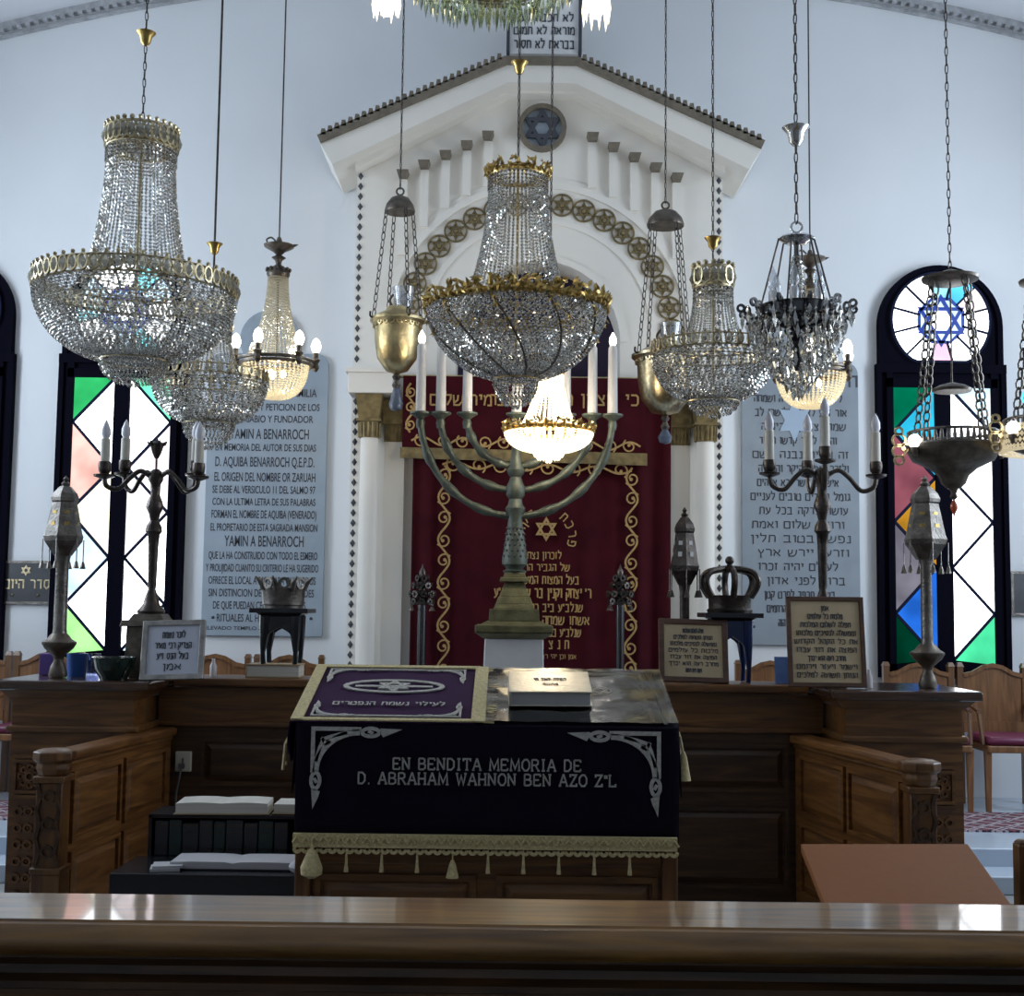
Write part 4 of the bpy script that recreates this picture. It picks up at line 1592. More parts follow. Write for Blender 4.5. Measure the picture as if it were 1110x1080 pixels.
m = MB()
q0, q1 = at(528, 835, 4.99), at(528, 851, 4.99)
slab_text(m, 'EN BENDITA MEMORIA DE', q0.x - dm, q0.z - ZD, K(200, 5), K(11.5, 5), FRY)
slab_text(m, 'D. ABRAHAM WAHNON BEN AZO Z"L', q1.x - dm, q1.z - ZD, K(274, 5), K(11.5, 5), FRY)
m.build('silver_lettering', M['silverthread'], tc_, smooth=0)
# cream braid, scallops and tassels along the hem
m = MB()
m.bb(-hw - .0, hw - .01, -.035, -.012, -.028, .022)
for i in range(44):
    x = -hw + .018 + (2 * hw - .04) * i / 43
    m.ringxz((x, -.034), .006, .018, -.034, -.016, 10, pi, 2 * pi)
    m.tube([(x - .017, -.037, -.01), (x, -.041, .012), (x + .017, -.037, -.01)], .005, 5)
m.build('cream_braid', M['cream'], tc_)
for i in range(9):
    x = at(376 + 38.3 * i, 915, 4.98).x - dm
    big = i == 3
    m = MB()
    m.tube([(x, -.028, -.03), (x, -.028, -.085 if not big else -.075)], .003, 5)
    if big:
        m.lathe([(.006, -.07), (.012, -.085), (.025, -.135), (1e-6, -.135)], 10, (x, -.028, 0))
    else:
        m.lathe([(.004, -.05), (.006, -.09), (.009, -.118), (1e-6, -.118)], 8, (x, -.028, 0))
    m.build('tassel', M['cream'], tc_)
x = at(339, 930, 4.98).x - dm
m = MB()
m.lathe([(.006, -.03), (.022, -.05), (.042, -.10), (.04, -.125), (.012, -.14), (1e-6, -.14)], 12, (x, -.045, 0))
m.tube([(x, -.03, 0), (x, -.045, -.04)], .007, 6)
m.build('corner_tassel', M['cream'], tc_)
m = MB()
for yy, zz in ((.10, .26), (.30, .33)):
    m.lathe([(.006, .02), (.014, 0), (.03, -.09), (1e-6, -.09)], 10, (hw + .03, yy, zz + .05))
    m.tube([(hw + .016, yy, zz + .13), (hw + .03, yy, zz + .06)], .005, 6)
m.build('side_tassel', M['cream'], tc_)
# silver embroidery on the top, seen through the vinyl
m = MB()
corner_scroll(m, hw - .09, .06, -1, 1, .26, -.007, TOPL)
corner_scroll(m, hw - .09, SL - .06, -1, -1, .26, -.007, TOPL)
m.ringxz((hw - .28, .42), .045, .055, -.008, -.004, 24, X=TOPL)
m.star((hw - .28, .42), .042, .008, -.008, -.004, TOPL)
m.ringxz((hw - .38, .2), .05, .058, -.008, -.004, 24, X=TOPL)
for k in range(3):
    m.ribbon([(hw - .05 + .004 * k, .03), (hw - .05, .3), (hw - .06 + .01 * k, SL - .05)], .006, -.008, -.004, X=TOPL)
m.build('silver_top_scroll', M['silverthread'], tc_, smooth=0)

# purple mantle cloth over the left half
mt = thing('embroidered_runner', 'purple velvet cover with silver embroidery and cream fringe on the left half of the desk', 'cloth', (dm, DY0, DZ0))
TM = Matrix.Translation(-Vector((dm, DY0, DZ0))) @ TOP
mx0, mx1 = DX0 - dm - .015, (521 - 555) / 262 - dm
m = MB()
nu = 24
pts = []
for i in range(nu + 1):
    u = i / nu
    x = mx0 + (mx1 - mx0) * u
    pts.append((x, -.012))
drop = [(mx0 - .03 - .008 * k, .05 * k * 1.0) for k in range(4)]
vs, fs = [], []
for v in [i / 10 for i in range(11)]:
    vv = .0 + (SL - .02) * v
    for k in range(4):
        vs.append((mx0 - .012 - .014 * sin(k * 1.0) + .003 * sin(v * 9), -.012 + .055 * (3 - k), vv))
    for x, y in pts:
        vs.append((x, y - .002 * sin(x * 30 + v * 8), vv))
nn_ = 4 + nu + 1
for j in range(10):
    for i in range(nn_ - 1):
        fs.append((j * nn_ + i, j * nn_ + i + 1, (j + 1) * nn_ + i + 1, (j + 1) * nn_ + i))
m.add(vs, fs, TM)
o = m.build('velvet', M['purple'], mt, smooth=60)
sd = o.modifiers.new('thick', 'SOLIDIFY')
sd.thickness = .004
sd.offset = -1
m = MB()
ez = -.021
m.ribbon([(mx0 + .0, .012), (mx1, .012)], .024, ez, ez + .006, X=TM)
m.ribbon([(mx0 + .0, SL - .03), (mx1, SL - .03)], .03, ez, ez + .006, X=TM)
m.ribbon([(mx1 + .01, .0), (mx1 + .01, SL - .02)], .055, ez, ez + .006, X=TM)
m.ribbon([(mx0 + .012, .0), (mx0 + .012, SL - .02)], .045, ez - .002, ez + .006, X=TM)
for i in range(46):
    v = .01 + (SL - .04) * i / 45
    m.ribbon([(mx1 + .03, v), (mx1 + .075 + random.uniform(-.01, .01), v + random.uniform(-.006, .006))], .009, ez + .006, ez + .01, X=TM)
    m.tube([TM @ Vector((mx0 - .032, .08, v)), TM @ Vector((mx0 - .045, .17 + random.uniform(0, .03), v))], .006, 4)
m.build('cream_fringe', M['cream'], mt, smooth=0)
m = MB()
a, b, c, d = mx0 + .06, mx1 - .06, .05, SL - .07
for x0_, z0_, fx, fz in ((a, c, 1, 1), (b, c, -1, 1), (a, d, 1, -1), (b, d, -1, -1)):
    corner_scroll(m, x0_, z0_, fx, fz, .17, -.018, TM)
m.ribbon([(a + .1, c + .004), (b - .1, c + .004)], .012, -.020, -.015, X=TM)
m.ribbon([(a + .1, d - .004), (b - .1, d - .004)], .012, -.020, -.015, X=TM)
ec_ = ((a + b) / 2, c + (d - c) * .62)
m.ribbon([(ec_[0] + .20 * cos(2 * pi * i / 24), ec_[1] + .075 * sin(2 * pi * i / 24)) for i in range(24)], .02, -.020, -.015, True, TM)
m.star(ec_, .06, .014, -.021, -.015, TM)
m.ribbon([(ec_[0] - .16, ec_[1]), (ec_[0] + .16, ec_[1])], .02, -.019, -.015, X=TM)
m.build('silver_embroidery', M['silverthread'], mt, smooth=0)
lettering('silver_lettering', [('לעילוי נשמת הנפטרים', (a + b) / 2, .17, .44, .034, True), ('בר יצחק', (a + b) / 2, .105, .0, .02, True)][:1], M['silverthread'], mt, TM @ XF((0, -.019, 0)))
# clear vinyl sheet over the right half
vy = thing('vinyl_sheet', 'clear glossy vinyl sheet covering the right half of the desk top', 'sheet', (dm, DY0, DZ0))
m = MB()
vs = []
vx0_, vx1_ = mx1 + .02, DX1 - dm - .0
for j in range(13):
    for i in range(13):
        vs.append((vx0_ + (vx1_ - vx0_) * i / 12, -.016 - .002 * sin(i * 1.7 + j) - .002 * cos(j * 1.3), .01 + (SL - .02) * j / 12))
m.add(vs, [(j * 13 + i, j * 13 + i + 1, (j + 1) * 13 + i + 1, (j + 1) * 13 + i) for j in range(12) for i in range(12)], TM)
m.build('vinyl', M['vinyl'], vy, smooth=60)

# prayer book on the vinyl
bk = thing('prayer_book', 'thick silver-covered prayer book lying on the vinyl sheet of the desk', 'book')
bx = at(596, 745, 5.3).x
bk.matrix_world = TOP @ XF((bx - dm, -.022, .30)) @ Matrix.Rotation(radians(-1), 4, 'Y')
m = MB()
m.bb(-.162, .162, -.006, 0, -.13, .13)
m.bb(-.162, .162, -.062, -.054, -.13, .13)
m.bb(-.168, -.158, -.062, 0, -.13, .13)
m.build('cover', M['bookcover'], bk, bevel=.003)
m = MB()
m.bb(-.158, .154, -.0545, -.0055, -.123, .123)
m.build('page_block', pmat('book_pages', (.50, .51, .52), .7, vary=.1, stretch=(1, 90, 1)), bk, smooth=0)
lettering('cover_lettering', [('תפלה לאל חי', 0, .01, .13, .022, True), ('מחזור', 0, -.05, .06, .016, True)], M['pewter'], bk, XF((0, -.0625, 0)))

# ================================================================ bookcase beside the desk
bc = thing('bookcase', 'low dark bookcase between the left partition and the desk', 'bookcase', (-1.25, 5.4, 0))
m = MB()
m.bb(-.38, .385, 0, .38, 0, .50)
m.build('base_cabinet', M['black'], bc, smooth=0, bevel=.004)
m = MB()
m.bb(-.33, .36, .60, .62, .5, .675)
m.bb(-.33, .36, .38, .62, .665, .68)
m.bb(-.33, -.315, .38, .62, 0, .675)
m.bb(.345, .36, .38, .62, 0, .675)
m.bb(-.33, .36, .38, .62, .485, .50)
m.build('upper_shelf', M['black'], bc, smooth=0)


def book_open(name, label, loc, w, d, h, rz, mat_c, cat='book', bulge=.12, gut=.35):
    t = thing(name, label, cat, loc, rz)
    m = MB()
    m.bb(-w / 2 - .008, w / 2 + .008, -d / 2 - .006, d / 2 + .006, 0, .006)
    m.build('cover', mat_c, t, bevel=.002)
    m = MB()
    sec = [(-w / 2, .006), (w / 2, .006), (w / 2, h * .8)]
    sec += [(x, h * (.8 + bulge * sin(pi * min(1, abs(x) / (w / 2))) - (gut if abs(x) < .01 else 0))) for x in [w / 2 * k / 8 for k in range(7, -8, -1)]]
    sec += [(-w / 2, h * .8)]
    m.prism(sec, -d / 2, d / 2)
    m.build('pages', M['paper'] if mat_c != M['tanbook'] else M['pages'], t, smooth=30)
    return t


bo = book_open('open_book', 'thick open book with tan page edges lying on top of the dark bookcase', (at(241, 876, 5.82).x, 5.88, .681), .40, .2, .06, radians(3), M['tanbook'], bulge=.08, gut=0)
book_open('paper_stack', 'small stack of papers at the desk end of the bookcase top', (at(312, 876, 5.82).x, 5.9, .681), .12, .18, .055, 0, M['tanbook'], 'papers', bulge=0, gut=0)
book_open('open_book', 'open book with white pages on the low ledge of the bookcase', (at(258, 938, 5.55).x - .01, 5.58, .501), .52, .19, .04, 0, M['bookdark'], bulge=.06, gut=.1)
pp = MB()
pp.bb(-.06, .06, -.05, .05, 0, .012)
pp.bb(-.05, .07, -.045, .055, .012, .022)
o = pp.build('paper_slips', M['paper'], None, (at(180, 938, 5.5).x, 5.49, .501), smooth=0)
o.rotation_euler = (0, 0, .2)
tag(o, 'loose white paper slips at the left end of the bookcase ledge', 'papers')
pp = MB()
pp.ball((0, 0, .03), .05, 10, .6)
o = pp.build('crumpled_cloth', M['paper'], None, (at(326, 932, 5.42).x - .0, 5.425, .502))
tag(o, 'small crumpled white cloth on the ledge against the desk corner', 'cloth')
x = -1.25 - .305
cols = [M['bookdark'], M['bookgreen'], M['bookdark']]
bl = ['dark spine volume at the left end of the shelf row', 'second dark volume from the left in the shelf row', 'third volume in the shelf row beside the second dark one', 'fourth volume in the shelf row left of the middle',
      'fifth volume in the middle of the shelf row', 'sixth volume in the shelf row right of the middle', 'seventh volume in the shelf row towards the desk', 'eighth volume in the shelf row towards the desk', 'ninth volume of the shelf row nearest the desk']
for k in range(9):
    w = [.06, .055, .07, .06, .05, .075, .06, .065, .06][k]
    t = thing('shelf_book', bl[k] + ' of the dark bookcase', 'book', (x + w / 2, 5.79, .5005), 0, 'bound volumes in the bookcase')
    h = [.15, .155, .14, .155, .15, .158, .145, .155, .15][k]
    m = MB()
    m.bb(-w / 2, w / 2, 0, .16, 0, h)
    m.build('cover', cols[k % 3], t, bevel=.005)
    m = MB()
    for zz in (.03, .10, .125):
        m.bb(-w / 2 + .006, w / 2 - .006, -.0015, 0.002, zz, zz + (.012 if zz > .1 else .005))
    m.build('spine_tooling', M['pewterd'], t, smooth=0)
    x += w + .004

# ================================================================ front balustrade and the things by it
rl = thing('front_balustrade', 'long varnished wooden balustrade with moulded handrail across the front', 'balustrade', (0, 2.5, 0))
sec = [(.0, 1.0), (.225, 1.0), (.225, .955), (.0, .955)]


def extrude_x(sec, x0, x1):
    """closed section in (y, z) extruded along x"""
    mb = MB()
    n = len(sec)
    vs = [(x0, y, z) for y, z in sec] + [(x1, y, z) for y, z in sec]
    fs = [tuple(range(n)), tuple(range(2 * n - 1, n - 1, -1))] + [(i, (i + 1) % n, n + (i + 1) % n, n + i) for i in range(n)]
    return mb.add(vs, fs)


cap = [(.25, .998), (.03, .998), (.026, .994), (.016, .993)] + [(.012 - .024 * sin(pi * i / 10), .993 - .058 * i / 10) for i in range(11)] + [(.02, .932), (.25, .932)]
extrude_x(cap, -3.2, 3.2).build('handrail', M['rail'], rl, smooth=35)
nk = [(.03, .932), (.03, .926), (.045, .91), (.04, .895), (.02, .885), (.02, .872), (.05, .862), (.19, .862), (.19, .932)]
extrude_x(nk, -3.2, 3.2).build('neck_moulding', M['woodd'], rl, smooth=35)
extrude_x([(.05, 0), (.05, .862), (.18, .862), (.18, 0)], -3.2, 3.2).build('panelling', M['wood'], rl, smooth=0)
for k in range(7):
    m = MB()
    frame_panel(m, -3.0 + .87 * k, -3.0 + .87 * k + .78, .15, .80, .05)
    m.build('front_panel', M['wood'], rl, smooth=0)

lt = thing('slanted_lectern', 'plain brown laminate lectern board behind the front balustrade at the right', 'lectern', (1.12, 3.6, 0))
c = [at(868, 915, 4.0), at(1049, 915, 4.0), at(1103, 990, 3.35), at(898, 990, 3.35)]
c = [Vector((p.x - 1.12, p.y - 3.6, p.z)) for p in c]
m = MB()
dn = Vector((0, 0, -.025))
m.add(c + [p + dn for p in c], [(0, 3, 2, 1), (4, 5, 6, 7), (0, 1, 5, 4), (1, 2, 6, 5), (2, 3, 7, 6), (3, 0, 4, 7)])
m.build('board', M['laminate'], lt, smooth=0, bevel=.003)
m = MB()
m.tube([(0, 0, .02), (0, 0, min(p.z for p in c) + .01)], .03, 12)
m.build('column', M['bronze'], lt)
m = MB()
m.bb(-.22, .22, -.18, .18, 0, .03)
m.build('base', M['bronze'], lt, bevel=.008)

ac_ = thing('wooden_armchair', 'dark wooden armchair post and arm at the right picture edge beside the lectern', 'chair', (1.77, 4.05, 0))
for s in (-1, 1):
    m = MB()
    m.bb(s * .25 - .026, s * .25 + .026, -.2, -.15, 0, .93)
    m.frustum((s * .25, -.175, .93), (.052, .05), (.03, .03), .012)
    m.build('back_post', M['woodz'], ac_, smooth=0, bevel=.006)
    m = MB()
    m.tube(spline([(s * .26, -.15, .72), (s * .30, .05, .70), (s * .29, .27, .69)], 6), .026, 8)
    m.tube([(s * .28, .25, .69), (s * .25, .25, 0)], .022, 8)
    m.build('arm', M['woodz'], ac_)
    m = MB()
    m.ball((s * .25, -.205, .80), .016, 10)
    m.build('metal_stud', M['silver'], ac_)
m = MB()
m.bb(-.25, .25, -.19, .28, .42, .46)
m.build('seat', M['woodz'], ac_, smooth=0, bevel=.008)
m = MB()
m.bb(-.225, .225, -.185, -.165, .55, .90)
m.build('backrest', M['woodz'], ac_, smooth=0, bevel=.004)

# ================================================================ menorah on its pedestal
MY = 8.20


def ml(px, py, Y=MY):
    q = at(px, py, Y)
    return q


q = at(557, 692, MY)
pd = thing('marble_pedestal', 'tapering white marble pedestal carrying the menorah behind the desk', 'pedestal', (q.x, MY, PZ))
m = MB()
hz = q.z - PZ
m.frustum((0, 0, .12), (.43, .43), (.36, .36), hz - .12)
m.bb(-.26, .26, -.26, .26, 0, .12)
m.build('shaft', M['whitem'], pd, smooth=0, bevel=.006)

mn = thing('menorah', 'large green bronze seven-branched menorah with white electric candles on the marble pedestal', 'menorah', (q.x, MY, q.z + .002))
mz0 = q.z


def mp(px, py):
    a = at(px, py, MY)
    return a.x - q.x, a.z - mz0


m = MB()
k = K(1, MY)
m.frustum((0, 0, 0), (66 * k, 66 * k), (82 * k, 82 * k), 6 * k)
m.bb(-41 * k, 41 * k, -41 * k, 41 * k, 6 * k, 14 * k)
m.frustum((0, 0, 14 * k), (74 * k, 74 * k), (58 * k, 58 * k), 4 * k)
m.build('base_plinth', M['verdgold'], mn, smooth=0, bevel=.006)
m = MB()
z = 18 * k
for s0, s1, h in ((54, 52, 13), (44, 40, 5), (40, 34, 8), (33, 20, 16), (32, 30, 5), (24, 22, 5)):
    m.frustum((0, 0, z), (s0 * k, s0 * k), (s1 * k, s1 * k), h * k)
    z += h * k
m.build('stepped_foot', M['verdgold'], mn, smooth=0, bevel=.004)
m = MB()
zz = z
m.lathe([(12 * k, zz), (13 * k, zz + 2 * k), (9 * k, zz + 4 * k), (10 * k, zz + 6 * k), (13.5 * k, zz + 9 * k), (13.8 * k, zz + 14 * k), (11.5 * k, zz + 30 * k), (8.5 * k, zz + 50 * k), (7.5 * k, zz + 60 * k),
         (10 * k, zz + 65 * k), (11 * k, zz + 70 * k), (8 * k, zz + 74 * k), (7 * k, zz + 80 * k), (10 * k, zz + 84 * k), (11 * k, zz + 92 * k), (8 * k, zz + 98 * k), (6 * k, zz + 104 * k), (9 * k, zz + 108 * k), (10 * k, zz + 112 * k),
         (7 * k, zz + 118 * k), (5 * k, zz + 128 * k), (4.5 * k, zz + 150 * k), (5 * k, zz + 164 * k)], 20)
m.build('stem', M['verd'], mn)
m = MB()
for j in range(6):
    for i in range(12):
        a = 2 * pi * (i + .5 * (j % 2)) / 12
        r = (12.8 - j * .75) * k
        m.octa((r * cos(a), r * sin(a), zz + (18 + 6 * j) * k), 1.9 * k, 2.6 * k)
m.build('lattice_openings', M['letter'], mn, smooth=0)
ztop_ = mp(560, 452)[1]
CANDZ = {}
arms = [(105, 560), (83, 532), (54, 506), (0, 0)]
for R, yb in arms:
    for s in ((-1, 1) if R else (1,)):
        xe = s * R * k
        if R:
            zb = mp(560, yb)[1]
            pts = [(xe * sin(a), 0, ztop_ - (ztop_ - zb) * cos(a)) for a in [pi / 2 * i / 20 for i in range(21)]]
            pts = [(6 * k * s if i == 0 else p[0], 0, p[2]) for i, p in enumerate(pts)]
            rs = [3.7 * k + (1.5 * k if i in (4, 5, 9, 10, 14, 15) else 0) for i in range(21)]
            m = MB()
            m.tube(pts, rs, 10)
            m.build('branch', M['verd'], mn)
        m = MB()
        zc = ztop_
        m.lathe([(4 * k, zc - 14 * k), (5 * k, zc - 8 * k), (4 * k, zc - 4 * k), (7 * k, zc - 1 * k), (11.5 * k, zc + 1.5 * k), (11.5 * k, zc + 3.5 * k), (6 * k, zc + 4 * k)], 16, (xe, 0, 0))
        m.build('candle_cup', M['verd'], mn)
        m = MB()
        h = 80 * k
        m.lathe([(5.6 * k, zc + 3.5 * k), (4.9 * k, zc + h - 3 * k), (3 * k, zc + h), (1e-6, zc + h)], 14, (xe, 0, 0))
        cdl = m.build('candle', M['candle'], mn)
        m = MB()
        m.lathe([(2.4 * k, zc + h - 1 * k), (4.2 * k, zc + h + 4 * k), (3.4 * k, zc + h + 9 * k), (1e-6, zc + h + 15 * k)], 10, (xe, 0, 0))
        m.build('flame_bulb', M['bulbon'], cdl)

# ================================================================ staffs with openwork finials either side of the curtain


def finial_staff(px, label):
    Y = 9.0
    q = at(px, 690, Y)
    t = thing('finial_staff', label, 'staff', (q.x, Y, PZ))
    k = K(1, Y)
    zt = at(px, 612, Y).z - PZ
    m = MB()
    m.tube([(0, 0, 0), (0, 0, zt - 44 * k)], 4.6 * k, 10)
    m.lathe([(11 * k, 0), (11 * k, .02), (5 * k, .05)], 12)
    m.build('pole', M['blackmetal'], t)
    m = MB()
    z = zt - 46 * k
    for r, dz, n in ((13, 6, 8), (15, 14, 9), (11, 23, 7), (7, 31, 5)):
        m.lathe([(r * .55 * k, z + (dz - 3) * k), (r * .8 * k, z + dz * k), (r * .5 * k, z + (dz + 4) * k)], 12)
        for i in range(n):
            a = 2 * pi * i / n
            m.ringxz((0, 0), 1.6 * k, 3.8 * k, -1 * k, 1 * k, 9, X=XF((r * .9 * k * cos(a), r * .9 * k * sin(a), z + dz * k), rz=a + pi / 2))
    m.lathe([(4 * k, z), (3.5 * k, z + 34 * k), (4 * k, z + 38 * k), (1.5 * k, z + 42 * k), (1e-6, z + 47 * k)], 10)
    m.build('openwork_finial', M['pewterd'], t)
    m = MB()
    for i in range(4):
        a = pi / 4 + pi / 2 * i
        x, y = 15.5 * k * cos(a), 15.5 * k * sin(a)
        m.tube([(x, y, z + 6 * k), (x, y, z + 1 * k)], .6 * k, 4)
        m.lathe([(1e-6, z + 2 * k), (1.5 * k, z + 0 * k), (3 * k, z - 4 * k)], 8, (x, y, 0))
    m.build('bells', M['pewterd'], t)


finial_staff(457, 'dark metal staff with openwork finial at the left side of the curtain')
finial_staff(672, 'dark metal staff with openwork finial at the right side of the curtain')

# ================================================================ torah finials shaped like towers


def tower_finial(px, ytip, ybase, Y, label, wide=21, stemr=8, mat=None, zbase=CT, holder=True):
    mat = mat or M['pewter']
    q = at(px, (ytip + ybase) / 2, Y)
    t = thing('tower_finial', label, 'finial', (q.x, Y, zbase + .002))
    k = K(1, Y)
    zt = at(px, ytip, Y).z - zbase
    H = zt / k                                    # in pixels
    m = MB()
    if holder:
        m.lathe([(9 * k, 0), (10 * k, 3 * k), (8 * k, 12 * k), (5 * k, 18 * k), (6 * k, 23 * k), (15 * k, 31 * k), (18 * k, 36 * k), (18 * k, 38 * k), (13 * k, 41 * k), (10 * k, 45 * k), (8 * k, 47 * k)], 20)
        m.build('holder', M['bronze'], t)
        z0 = 46
    else:
        m.lathe([(13 * k, 0), (13 * k, 2 * k), (7 * k, 6 * k), (5 * k, 10 * k)], 16)
        m.build('holder', M['bronze'], t)
        z0 = 8
    body0 = H * .60 if holder else H * .55
    m = MB()
    m.lathe([(stemr * k, z0 * k), (stemr * .9 * k, (z0 + 6) * k), (stemr * .85 * k, (body0 - 8) * k), (stemr * 1.1 * k, body0 * k)], 12)
    m.build('stem', mat, t, smooth=30)
    m = MB()
    b = body0
    h = H - body0
    w = wide
    m.lathe([(w * .45 * k, b * k), (w * .95 * k, (b + h * .18) * k), (w * 1.0 * k, (b + h * .24) * k), (w * .93 * k, (b + h * .28) * k), (w * .62 * k, (b + h * .66) * k), (w * .68 * k, (b + h * .68) * k), (w * .70 * k, (b + h * .72) * k),
             (w * .60 * k, (b + h * .78) * k), (w * .30 * k, (b + h * .86) * k), (w * .16 * k, (b + h * .88) * k)], 6, a0=pi / 6)
    m.build('tower_body', mat, t, smooth=15)
    m = MB()
    m.lathe([(w * .18 * k, (b + h * .86) * k), (w * .24 * k, (b + h * .90) * k), (w * .1 * k, (b + h * .93) * k), (w * .16 * k, (b + h * .955) * k), (1e-6, H * k)], 10)
    m.build('crown_tip', mat, t)
    m = MB()
    for i in range(6):
        a = pi / 3 * i + pi / 6 + pi / 6
        for f, r in ((.36, .79), (.50, .67)):
            rr = w * r * .865 * k
            m.box((0, 0, 0), (w * .26 * k, .012, h * .115 * k), XF((rr * cos(a), rr * sin(a), (b + h * f) * k), rz=a + pi / 2))
    m.build('pierced_windows', M['gold'] if holder else M['candle'], t, smooth=0)
    m = MB()
    for i in range(6):
        a = pi / 3 * i + pi / 6
        x, y = w * 1.02 * k * cos(a), w * 1.02 * k * sin(a)
        m.tube([(x, y, (b + h * .2) * k), (x, y, (b - h * .06) * k)], .7 * k, 4)
        m.lathe([(1e-6, (b - h * .05) * k), (1.5 * k, (b - h * .08) * k), (3.4 * k, (b - h * .16) * k)], 8, (x, y, 0))
    m.build('bells', mat, t)


tower_finial(67, 516, 741, 7.0, 'tall dark silver tower finial on the left corner cabinet before the left window', 21)
tower_finial(1004, 516, 745, 7.0, 'tall silver tower finial with gilt openings on the right corner cabinet before the right window', 23, 7)
tower_finial(742, 550, 742, 7.38, 'grey silver tower finial standing behind the small brown text frame', 17, 6, M['pewterd'], CT, False)

# ================================================================ candelabra


def candelabrum(px, Y, ytop, yarm, ybase, label, azs, reach, base_w, bulb_h=22, stem_mat=None, drop=10, flower=True, ch=32):
    q = at(px, yarm, Y)
    t = thing('candelabrum', label, 'candelabrum', (q.x, Y, CT + .002))
    k = K(1, Y)
    mat = stem_mat or M['pewterd']
    za = q.z - CT
    zb = at(px, ybase, Y).z - CT
    m = MB()
    z = 0
    for s0, s1, h in ((base_w * 1.0, base_w * .96, (zb / k) * .80), (base_w * 1.25, base_w * 1.15, (zb / k) * .10), (base_w * .9, base_w * .7, (zb / k) * .10)):
        m.frustum((0, 0, z), (s0 * k, s0 * k), (s1 * k, s1 * k), h * k)
        z += h * k
    m.build('pedestal_box', M['bronze'], t, smooth=0, bevel=.004)
    m = MB()
    L = za - zb

    def f(u):
        return zb + L * u
    m.lathe([(14 * k, zb), (15 * k, zb + 3 * k), (9 * k, zb + 10 * k), (7 * k, zb + 18 * k), (4 * k, f(.18)), (4.5 * k, f(.2)), (5.5 * k, f(.5)), (6.5 * k, f(.58)), (9 * k, f(.6)), (8 * k, f(.64)), (4.5 * k, f(.68)), (6 * k, f(.73)), (9.5 * k, f(.78)), (8 * k, f(.82)),
             (5 * k, f(.87)), (5.5 * k, f(.95)), (8 * k, f(.98)), (8 * k, f(1.03)), (3 * k, f(1.06))], 16)
    m.build('stem', mat, t)
    if flower:
        m = MB()
        zt = at(px, ytop, Y).z - CT
        m.tube([(0, 0, f(1.05)), (0, 0, zt - 22 * k)], 1.3 * k, 6)
        m.lathe([(2 * k, zt - 24 * k), (5 * k, zt - 18 * k), (8 * k, zt - 8 * k), (5 * k, zt - 6 * k), (1.5 * k, zt - 4 * k), (1e-6, zt)], 8)
        for i in range(6):
            a = pi / 3 * i
            m.octa((8 * k * cos(a), 8 * k * sin(a), zt - 8 * k), 2.5 * k, 5 * k, Vector((cos(a), sin(a), 1)).normalized())
        m.build('flower_finial', mat, t)
    for a, rr, dz in azs:
        R = rr * k
        ca, sa = cos(a), sin(a)
        pts = [(0.1 * R, f(1.0)), (.3 * R, f(1.0) + 6 * k), (.5 * R, f(1.0) - 2 * k), (.72 * R, f(1.0) - drop * 1.6 * k), (.95 * R, f(1.0) - drop * k + dz * k * .5), (R, f(1.0) + 4 * k + dz * k)]
        sp = spline([(p[0] * ca, p[0] * sa, p[1]) for p in pts], 6)
        m = MB()
        m.tube(sp, 2.6 * k, 8)
        x, y, z = sp[-1]
        m.lathe([(3 * k, z - 3 * k), (11 * k, z), (11.5 * k, z + 2 * k), (4 * k, z + 3 * k)], 14, (x, y, 0))
        arm = m.build('arm', mat, t)
        m = MB()
        m.lathe([(4 * k, z + 2 * k), (6.5 * k, z + 6 * k), (7 * k, z + 12 * k), (6.5 * k, z + 16 * k)], 12, (x, y, 0))
        m.build('candle_socket', mat, arm)
        m = MB()
        m.lathe([(5.2 * k, z + 14 * k), (5 * k, z + 14 * k + ch * k), (2.5 * k, z + (16 + ch) * k)], 12, (x, y, 0))
        m.build('candle_tube', M['candleo'], arm)
        m = MB()
        zz = z + (14 + ch) * k
        m.lathe([(3 * k, zz), (5.2 * k, zz + 5 * k), (5 * k, zz + 11 * k), (2.5 * k, zz + bulb_h * .8 * k), (1e-6, zz + bulb_h * k)], 12, (x, y, 0))
        m.build('flame_bulb', M['bulboff'], arm)


candelabrum(169, 7.17, 474, 518, 666, 'dark silver candelabrum with unlit bulbs and flower finial on the left corner cabinet', [(radians(205), 54, -6), (radians(158), 42, 0), (radians(22), 42, 0), (radians(-20), 54, -6)], 50, 42, drop=9, ch=26)
candelabrum(891, 7.24, 430, 516, 668, 'dark silver candelabrum with unlit bulbs standing behind the large brown text frame', [(pi + .06, 58, -4), (.05, 60, -4), (-pi / 2 - .12, 30, 8), (pi / 2 + .2, 36, 0)], 57, 40, drop=10, flower=False, ch=34)

# ================================================================ crowns on their black stands


